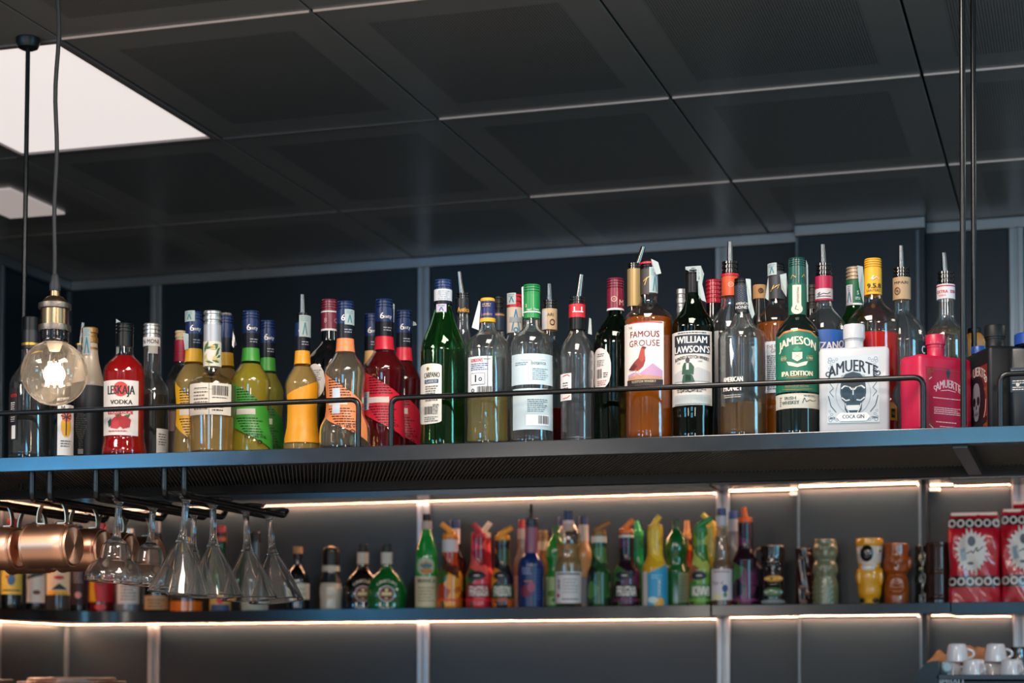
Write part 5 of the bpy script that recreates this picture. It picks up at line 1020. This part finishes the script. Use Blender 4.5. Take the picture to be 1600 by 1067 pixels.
l = b.label(1112, 1144, 890, 938, M('#d3c9d0', .5)); b.ink(Print().small(1114, 1142, 893, 897, 4, M('#5a4a5a', .5)).text('Fior d', 1121, 911, 6, M('#5a4a6a', .5), 17, .01).disc(1133, 920, 4.6, 6, M('#2a3f7a', .5)).poly([(1114, 938), (1118, 926), (1126, 932), (1128, 938)], M('#d8d0a0', .5)).disc(1133, 930, 3, 4, M('#4a7a4a', .5)), 1128, 915, l); b.band(939, 955, M('#5a3420', .2, coat=.4))
b = low('liqueur_bottle', 'clear bottle with blue cap and pink label tucked behind the flower labelled one', 1146, std(820, 7, 13, 40), M('#7a7c84', .08, coat=.5), 5.89); b.cap(798, 811, 7.4, M('#1f3f80', .35)); b.band(811, 830, M('#a8acb8', .45), hw=7.8); b.label(1140, 1158, 885, 915, M('#b04a6a', .5))
syrup('dark berry syrup bottle with bright orange cap, end of the syrup row', 1165, 808, (1163, 792), '#f0641e', FR_PL, None, 20, 11.5, ring='#7a1f5a')

def ceramic(name, label, cx, ytop, prof, mat, mod=None, Y=5.83, cat='mug', seg=48, group='ceramic tiki mugs'):
    """hollow mug: prof (y, hw) from the rim down"""
    X = at(cx, 950, Y).x; P = Vector((X, Y, LOW_TOP + .0006)); m = mpp(P); yb = py_of(P)
    r = empty(name, P, math.atan2(-X, Y), label, cat, group)
    zr_ = sorted(((yb - y) * m, w * m) for y, w in prof); zr_ = [(0, zr_[0][1] * .97)] + [p for p in zr_ if p[0] > .004]
    f = pchip(zr_); top = zr_[-1][0]; N = 60
    pts = [(f(top * i / N), top * i / N) for i in range(N + 1)]
    pts += [(f(top) - .0025, top + .001), (f(top) - .0045, top - .001), (f(top * .5) * .8, top * .45), (.001, top * .42)]
    bm = bmesh.new(); lathe(bm, pts, seg, True, True, (lambda a, z, q: q + (mod(a, z / top, q) * m if q > .012 and z <= top else 0)) if mod else None)
    link('cup_body', bm, mat, r, True, 1.2)
    def loc(x, y, out=0):
        z = (yb - y) * m; a = math.asin(max(-.95, min(.95, (x - cx) * m / f(z)))); R = f(z) + out * m
        return Vector((R * math.sin(a), -R * math.cos(a), z)), a
    def blob(x, y, sx, sy, sz, mt, name='relief', out=0):
        p, a = loc(x, y, out); bm = bmesh.new(); ellipsoid(bm, p, (sx * m, sz * m, sy * m), 14, 8, Matrix.Rotation(a, 4, 'Z')); return link(name, bm, mt, r, True)
    return r, blob, m, f, yb
G = lambda a, z, a0, z0, sa, sz: math.exp(-((a - a0) / sa) ** 2 - ((z - z0) / sz) ** 2)
wrap = lambda a: (a + PI) % (2 * PI) - PI
def tiki_face(a, z, q):
    a = wrap(a); d = 0
    d += 2.2 * G(a, z, 0, .50, .16, .10) - 2.2 * (G(a, z, -.5, .62, .22, .05) + G(a, z, .5, .62, .22, .05)) + 2.0 * (G(a, z, -.5, .72, .35, .04) + G(a, z, .5, .72, .35, .04))
    d += 1.8 * G(a, z, 0, .34, .55, .03) - 1.8 * G(a, z, 0, .27, .5, .025) + 1.6 * G(a, z, 0, .21, .5, .03) + .7 * math.sin(14 * a) * (z > .82)
    return d
DKB = M('#1c0f0c', .12, coat=.6, bump=.4, scale=60)
r, bl, m, f, yb = ceramic('tiki_mug', 'dark brown tiki mug with side handle, yellow lips and green teeth block', 1208, 853, [(853, 19), (870, 18.5), (900, 18), (925, 18.5), (990, 19)], DKB, tiki_face, 5.80)
bl(1209, 905, 15, 5.5, 3.5, M('#c9973a', .3, coat=.4), 'lips'); bl(1206, 905, 4, 2.2, 4.6, M('#1a0d0a', .3), 'mouth'); bl(1208, 926, 15, 8, 2.5, M('#4a6a48', .25, coat=.4), 'beard'); bl(1208, 941, 19, 5, 2.5, M('#5a666c', .3, coat=.3), 'foot_ring'); bl(1201, 884, 5, 3, 3, DKB, 'eye'); bl(1216, 884, 5, 3, 3, DKB, 'eye')
bm = bmesh.new(); tube(bm, fillet([(-14 * m, 0, (yb - 856) * m), (-27 * m, 0, (yb - 858) * m), (-29 * m, 0, (yb - 876) * m), (-16 * m, 0, (yb - 888) * m)], .012, 6), 3.6 * m, 10); link('handle', bm, M('#5a3018', .2, coat=.5), r, True)
r, bl, m, f, yb = ceramic('tiki_mug', 'slim brown mug with pale carved swirls beside the grey green totem', 1257, 857, [(857, 13), (880, 12.5), (920, 13), (990, 14)], M('#2a1614', .15, coat=.6, bump=.4, scale=60), lambda a, z, q: .9 * math.sin(9 * a + 11 * z) , 5.86)
for x, y, s in ((1264, 866, 5), (1252, 872, 4), (1264, 897, 4), (1254, 918, 6), (1262, 928, 5), (1256, 940, 6)): bl(x, y, s, 2.2, 1.8, M('#7d5a50', .25, coat=.4), 'swirl')
SAGE = M('#6d7258', .25, coat=.5, bump=.4, scale=50)
def totem(a, z, q):
    a = wrap(a); d = 0
    for zc in (.80, .50): d += -2.4 * (G(a, z, -.5, zc, .25, .05) + G(a, z, .5, zc, .25, .05)) + 1.6 * (G(a, z, -.5, zc + .08, .4, .03) + G(a, z, .5, zc + .08, .4, .03)) + 1.2 * G(a, z, 0, zc - .06, .2, .05)
    if z < .36: d += .9 * (1 if math.sin(12 * a) > 0 else -.4) * (1 if math.sin(z * 75) > -.3 else -.6)
    return d
r, bl, m, f, yb = ceramic('tiki_mug', 'grey green totem tiki mug of stacked heads with blocky base', 1290, 843, [(843, 16.5), (849, 17), (858, 19.5), (868, 19), (876, 16), (882, 19), (893, 20), (901, 17.5), (907, 18.5), (920, 20), (990, 20)], SAGE, totem, 5.81)
for y in (856, 890):
    for x in (1281, 1298): bl(x, y, 3.4, 4.2, 2, M('#8f927a', .2, coat=.5), 'eye'); bl(x, y + .6, 1.6, 2.4, 3.4, M('#2a2a22', .3), 'pupil')
YG = M('#d8991c', .2, coat=.6); WG = M('#cfc4bc', .2, coat=.5); BG2 = M('#101014', .1, coat=.6)
r, bl, m, f, yb = ceramic('tiki_mug', 'yellow and white figure mug with yellow cap and glossy black oval face', 1359, 842, [(842, 21), (850, 21.5), (856, 19.5), (862, 19), (876, 18), (884, 16), (892, 20), (902, 21.5), (916, 19), (928, 18), (936, 15), (990, 14)], YG, lambda a, z, q: 1.2 * G(wrap(a), z, -1.1, .42, .3, .14) + 1.2 * G(wrap(a), z, 1.1, .42, .3, .14), 5.80)
o = None
bm = bmesh.new(); pts = [(f((yb - y) * m) + .0012, (yb - y) * m) for y in (886, 882, 878, 872, 866, 860, 854)]; lathe(bm, pts, 48, False, False); link('head', bm, WG, r, True)
bl(1355, 865, 10.5, 13.5, 5, BG2, 'face'); bl(1349, 861, 1.6, 4, 8, WG, 'glint') if 0 else None; bl(1371, 862, 3.5, 7, 4, WG, 'ear'); bl(1372, 862, 1.4, 2.4, 7, BG2, 'ear_hole'); bl(1357, 888, 11, 6, 3.2, WG, 'chest'); bl(1343, 862, 3, 6, 3, WG, 'ear'); bl(1343, 902, 4, 13, 4, YG, 'wing'); bl(1376, 902, 4, 14, 4, YG, 'wing'); bl(1348, 938, 6, 4, 3, BG2, 'foot'); bl(1368, 938, 6, 4, 3, BG2, 'foot')
RUST = M('#8f4518', .16, coat=.6, bump=.4, scale=50)
def carved(a, z, q):
    a = wrap(a); d = tiki_face(a, min(1, z * 1.0), q) * .8
    rr = math.hypot(a / .5, (z - .30) / .10); d += 1.6 * math.cos(rr * 5) * math.exp(-(rr / 1.6) ** 2); return d
r, bl, m, f, yb = ceramic('tiki_mug', 'rust brown tiki mug with rings carved round its mouth', 1401, 850, [(850, 19), (866, 18.5), (878, 20.5), (892, 20), (898, 16), (906, 18), (920, 19.5), (990, 19)], RUST, carved, 5.82)
bl(1392, 872, 4, 3, 2.4, RUST, 'eye'); bl(1409, 872, 4, 3, 2.4, RUST, 'eye'); bl(1400, 880, 4, 6, 3.4, RUST, 'nose'); bl(1422, 880, 3, 10, 4, RUST, 'ear')
r, bl, m, f, yb = ceramic('tiki_mug', 'black green speckled mug behind the bamboo mug', 1444, 853, [(853, 13), (900, 13), (990, 13.5)], M('#14201a', .12, coat=.6, bump=.5, scale=70), lambda a, z, q: 1.2 * math.sin(7 * a) * math.sin(18 * z), 5.88)
bl(1439, 872, 3, 4, 2, M('#a8a890', .25, coat=.4), 'eye'); bl(1440, 890, 4, 3, 2, M('#7d8a7a', .25, coat=.4), 'cheek')
def bamboo(a, z, q): return .9 * abs(math.sin(5 * a)) + (1.3 if abs(z - .10) < .025 or abs(z - .52) < .025 or z > .95 else 0)
ceramic('tiki_mug', 'glossy brown bamboo stalk mug beside the coffee bags', 1467, 848, [(848, 18), (900, 17.5), (990, 18.5)], M('#34211e', .14, .35, coat=.6), bamboo, 5.82)

# coffee bags
def bag(label, cx, Y, hw, ytop, turn=0, seed=1):
    X = at(cx, 950, Y).x; P = Vector((X, Y, LOW_TOP + .0006)); m = mpp(P); yb = py_of(P); rn = random.Random(seed)
    r = empty('coffee_bag', P, math.atan2(-X, Y) + turn, label, 'coffee bag', 'red coffee bags')
    H = (yb - ytop) * m; a0, b0 = hw * m, .036
    def dims(t):
        b = b0 * (1 - max(0, (t - .72) / .28) ** 1.5 * .93) * (.93 + .07 * math.sin(PI * min(1, t * 1.3)))
        a = a0 * (1 + .025 * math.sin(9 * t + seed) - .10 * max(0, t - .75)); return a, b
    def surf(x, t, off=0):      # x in -1..1 across the front
        a, b = dims(t); n = 3.2; y = b * (1 - min(.999, abs(x)) ** n) ** (1 / n)
        y += .0034 * math.sin(6 * x + 13 * t + seed) * (1 - t * .6) + .0022 * math.sin(17 * x * t + 5 * seed) + .003 * math.sin(8 * (x + t) + seed * 3) * t
        return Vector((a * x, -y - off, t * H))
    bm = bmesh.new(); N, T = 40, 30; rings = []
    for j in range(T + 1):
        t = j / T; ring = []
        for i in range(N):
            s_ = 2 * PI * i / N; x = math.sin(s_); p = surf(max(-.999, min(.999, x)), t); y = p.y if math.cos(s_) > 0 else -p.y
            ring.append(bm.verts.new((p.x, y, p.z + (.004 * math.sin(5 * x + seed) + .006 * x * math.sin(seed * 2) if j == T else 0))))
        rings.append(ring)
    for A, B in zip(rings, rings[1:]):
        for i in range(N): bm.faces.new((A[i], A[(i + 1) % N], B[(i + 1) % N], B[i]))
    bm.faces.new(rings[0]); bm.faces.new(rings[-1])
    link('bag_body', bm, M('#b3122a', .22, coat=.5, bump=.35, scale=45), r, True)
    def patch(x0, x1, t0, t1, mat, name):
        bm = bmesh.new(); nu, nv = 20, 4; g = [[bm.verts.new(surf(x0 + (x1 - x0) * i / nu, t0 + (t1 - t0) * j / nv, .0012)) for i in range(nu + 1)] for j in range(nv + 1)]
        for j in range(nv):
            for i in range(nu): bm.faces.new((g[j][i], g[j][i + 1], g[j + 1][i + 1], g[j + 1][i]))
        return link(name, bm, mat, r, True)
    mapf = lambda x, y, off: surf(max(-.995, min(.995, x / hw)), max(0, min(1, -y / (yb - ytop))), off + .0016)
    hp = yb - ytop
    for t0, t1 in ((.845, .955), (.17, .30)):
        l = patch(-.985, .985, t0, t1, M('#15161c', .3, coat=.3), 'printed_band'); P = Print(); y = -hp * (t0 + t1) / 2
        for k in range(6): x = -hw * .86 + k * hw * .345; P.disc(x, y, 6.2, 6.6, M('#d3cdca', .4), n=16, hole=.0).disc(x, y, 3.4, 4, M('#15161c', .3, coat=.3), n=12).rect(x - 2.6, x + 2.6, y - 1, y + 1, M('#d3cdca', .4))
        P.build(mapf, l, step=3)
    star = []
    for k in range(44):
        a = 2 * PI * k / 44; q = (1 + .10 * math.sin(k * 2.3)) if k % 2 else .76; star.append((-.10 * hw + .68 * hw * q * math.cos(a), -hp * .575 + hp * .265 * q * math.sin(a)))
    P = Print(); P.poly(star, M('#d0ccca', .4)).disc(-hw * .1, -hp * .69, 6, 8, M('#4a4a52', .4)).disc(-hw * .06, -hp * .66, 3, 5, M('#d0ccca', .4)).line([(-hw * .3, -hp * .55), (-hw * .1, -hp * .58), (-hw * .05, -hp * .55), (hw * .1, -hp * .62), (hw * .12, -hp * .57), (hw * .35, -hp * .63)], 1.6, INK).poly([(-hw * .55, -hp * .6), (-hw * .35, -hp * .62), (-hw * .3, -hp * .48), (-hw * .5, -hp * .46)], M('#8fa3b4', .4)).disc(-hw * .15, -hp * .44, 5, 2.4, M('#5a5a60', .4))
    P.build(mapf, r, name='label', step=3)
    bm = bmesh.new(); box(bm, -a0 * .9, a0 * .92, -.006, .004, H - .003, H + .007, .002); link('folded_top', bm, M('#c9b4a8', .35, .3), r)
    return r
bag('red foil coffee bag with white starburst label next to the bamboo mug', 1523, 5.80, 39, 804, 0, 1)
bag('red foil coffee bag with starburst label, cut by the picture edge', 1604, 5.81, 38, 798, .05, 2)
bag('second layer red coffee bag standing taller behind the edge one', 1618, 5.895, 34, 786, 0, 3)

# ================================================================== BACK COUNTER, COFFEE MACHINE, CUPS
boxo('counter', (-3.3, 2.3, 5.0, 5.86, 0, .95), M('#1c2024', .4), bev=.004, label='dark counter along the back wall, under the coffee machine', cat='counter')
cm = empty('coffee_machine', (.02, 5.42, .9505), 0, 'black coffee machine with steel edged cup tray and pale lettering', 'coffee machine')
top = at(1500, 1054, 5.2).z - .9505
xl = at(1440, 1054, 5.2).x - .02
BLK = M('#0a0b0e', .2, spec=.5)
boxo('machine_body', (xl + .03, .55, -.215, .23, .04, top - .012), BLK, cm, .006)
boxo('cup_tray', (xl + .03, .55, -.22, .23, top - .012, top - .008), STEEL, cm)
boxo('tray_edge', (xl + .04, .55, -.222, -.216, top - .013, top), M('#3c4046', .3, .7), cm, .001)
bm = bmesh.new(); zt = at(1455, 1032, 5.2).z - .9505; pts = []
for k in range(11): a = PI / 2 * k / 10; pts.append((xl + .035 - .062 * math.sin(a) , zt - (.11 * (1 - math.cos(a)))))
pts = [(xl + .045, 0.0), (xl + .045, zt)] + pts[1:] + [(xl - .03, 0.0)]
lo = [bm.verts.new((x, -.222, z)) for x, z in pts]; hi = [bm.verts.new((x, .23, z)) for x, z in pts]
bm.faces.new(lo); bm.faces.new(hi[::-1])
for i in range(len(pts)): j = (i + 1) % len(pts); bm.faces.new((lo[i], lo[j], hi[j], hi[i]))
link('side_panel', bm, BLK, cm, True, .5)
mk = mpp((-.1, 5.2, EYE)); tc = at(1478, 1064, 5.2)
P = Print().text('La', 1454, 1065.5, 4.6, M('#b8bcc0', .3, .7), 7, .03).text('CIMBALI', 1482, 1064.5, 8.5, M('#b8bcc0', .3, .7), 46, .02)
P.build(lambda x, y, off: Vector((at(x, 1060, 5.2).x - .02, -.2155 - off, at(1478, y, 5.2).z - .9505)), cm, step=0)
for x in (xl + .08, .45):
    bm = bmesh.new(); lathe(bm, [(.02, 0), (.022, .004), (.018, .045)], 16); bmesh.ops.translate(bm, verts=bm.verts, vec=(x, 0, 0)); link('foot', bm, STEEL, cm, True)
CUPM = M('#d5d3d8', .18, coat=.5)
TRAYZ = .9505 + top - .008
def cup(label, cx, Y, hw, base_z, hpx, ang=0.6, mat=CUPM, lie=False):
    P = at(cx, 1040, Y); m = mpp(P); h = hpx * m; R = hw * m
    r = empty('espresso_cup', (P.x, Y, base_z), 0, label, 'cup', 'white espresso cups on the coffee machine')
    f = pchip([(0, R), (h * .5, R * .9), (h * .93, R * .78), (h, R * .72)]); n = 14
    pts = [(f(h * i / n), h * i / n) for i in range(n + 1)] + [(R * .6, h + .0015), (R * .54, h - .001), (.001, h - .001)]
    inn = [(.001, h - .005), (f(h * .85) - .003, h * .84), (R - .003, .0005)]
    bm = bmesh.new(); lathe(bm, inn + pts, 28, True, True); link('cup_body', bm, mat, r, True, .8)
    bm = bmesh.new(); c, s_ = math.cos(ang), math.sin(ang); path = []
    for k in range(11):
        t = PI * k / 10; q = R * .78 + R * .62 * math.sin(t); path.append((q * c, -q * s_, h * (.45 - .27 * math.cos(t))))
    tube(bm, path, .0035, 8); link('handle', bm, mat, r, True)
    if lie: r.rotation_euler = (PI / 2 - .25, 0, .5)
    return r, h
r, h = cup('lower espresso cup at the near corner of the tray, carrying another cup', 1487, 5.33, 17, TRAYZ, 24, .3)
cup('upside down espresso cup stacked on the corner cup, nearest the tan cloth', 1496, 5.33, 18, TRAYZ + h + .002, 27, -.1)
cup('upside down espresso cup in front, beside the corner stack', 1522, 5.27, 20, TRAYZ, 28, .9)
r, h = cup('lower espresso cup of the middle stack', 1549, 5.36, 17, TRAYZ, 24, .2)
cup('upside down espresso cup on top of the middle stack', 1556, 5.35, 18, TRAYZ + h + .002, 27, -.2)
cup('upside down espresso cup in front, nearest the picture edge', 1581, 5.27, 20, TRAYZ, 28, .9)
r, h = cup('pale blue espresso cup tipped on its side at the tray corner', 1472, 5.30, 11.5, TRAYZ + .021, 20, 1.3, M('#a9c2cc', .2, coat=.5), True)
P0 = at(1592, 1040, 5.44); m = mpp(P0)
bm = bmesh.new(); lathe(bm, [(20 * m, 0), (21 * m, .01), (17 * m, .05), (14 * m, .075), (15 * m, .085), (13.6 * m, .085), (12.5 * m, .07), (.001, .02)], 28)
j = link('milk_jug', bm, M('#6a6c70', .15, 1), None, True, .8); j.location = (P0.x, 5.44, TRAYZ); setp(j, 'small dark steel milk jug behind the cups at the picture edge', 'jug')
# crumpled tan cloth behind the cups
bm = bmesh.new(); NX, NY = 44, 10; g = []; xa, xb = at(1439, 1030, 5.42).x, at(1556, 1030, 5.42).x
prof = pchip([(0, .030), (.10, .055), (.20, .074), (.33, .062), (.45, .078), (.55, .085), (.72, .083), (.86, .086), (.92, .100), (.97, .084), (1.0, .04)])
for j in range(NY + 1):
    row = []
    for i in range(NX + 1):
        u, v = i / NX, j / NY; h = prof(u) * math.sin(PI * (.10 + .80 * v)) ** .6 + .004 * math.sin(17 * u + 6 * v) + .003 * math.sin(31 * u - 9 * v)
        row.append(bm.verts.new((xa + (xb - xa) * u, 5.43 + .13 * v + .006 * math.sin(13 * u), TRAYZ + .001 + max(0, h))))
    g.append(row)
for j in range(NY):
    for i in range(NX): bm.faces.new((g[j][i], g[j][i + 1], g[j + 1][i + 1], g[j + 1][i]))
o = link('cloth', bm, M('#c98d5c', .8, bump=.4, scale=200), None, True); setp(o, 'crumpled tan orange cloth lying behind the white cups', 'cloth')
md = o.modifiers.new('thickness', 'SOLIDIFY'); md.thickness = .0015
# dark round lidded appliance at the other end of the counter, only its lid in view
ap = empty('ice_bucket', (at(112, 1060, 5.4).x, 5.4, .9505), 0, 'dark round lidded tub on the counter, only the top of its lid showing', 'tub')
zt = at(112, 1058.5, 5.4).z - .9505; m = mpp((-3, 5.4, 1.4))
bm = bmesh.new(); lathe(bm, [(62 * m, 0), (64 * m, .02), (70 * m, zt - .03)], 40); link('tub_body', bm, BLK, ap, True)
bm = bmesh.new(); lathe(bm, [(84 * m, zt - .030), (84 * m, zt - .014), (82 * m, zt - .012)], 48); link('lid_rim', bm, M('#5e5250', .3, .6), ap, True, .6)
bm = bmesh.new(); lathe(bm, [(68 * m, zt - .0118), (68 * m, zt - .003), (64 * m, zt), (.001, zt + .001)], 48); link('lid', bm, M('#7d6a62', .3, .5), ap, True, .6)
bx = at(14, 1061, 5.2); setp(boxo('machine_box', (bx.x - .08, bx.x + .045, 5.05, 5.16, .9505, bx.z), M('#24262c', .35, coat=.3), bev=.006), 'small dark box on the counter in front of the round lidded tub', 'box')
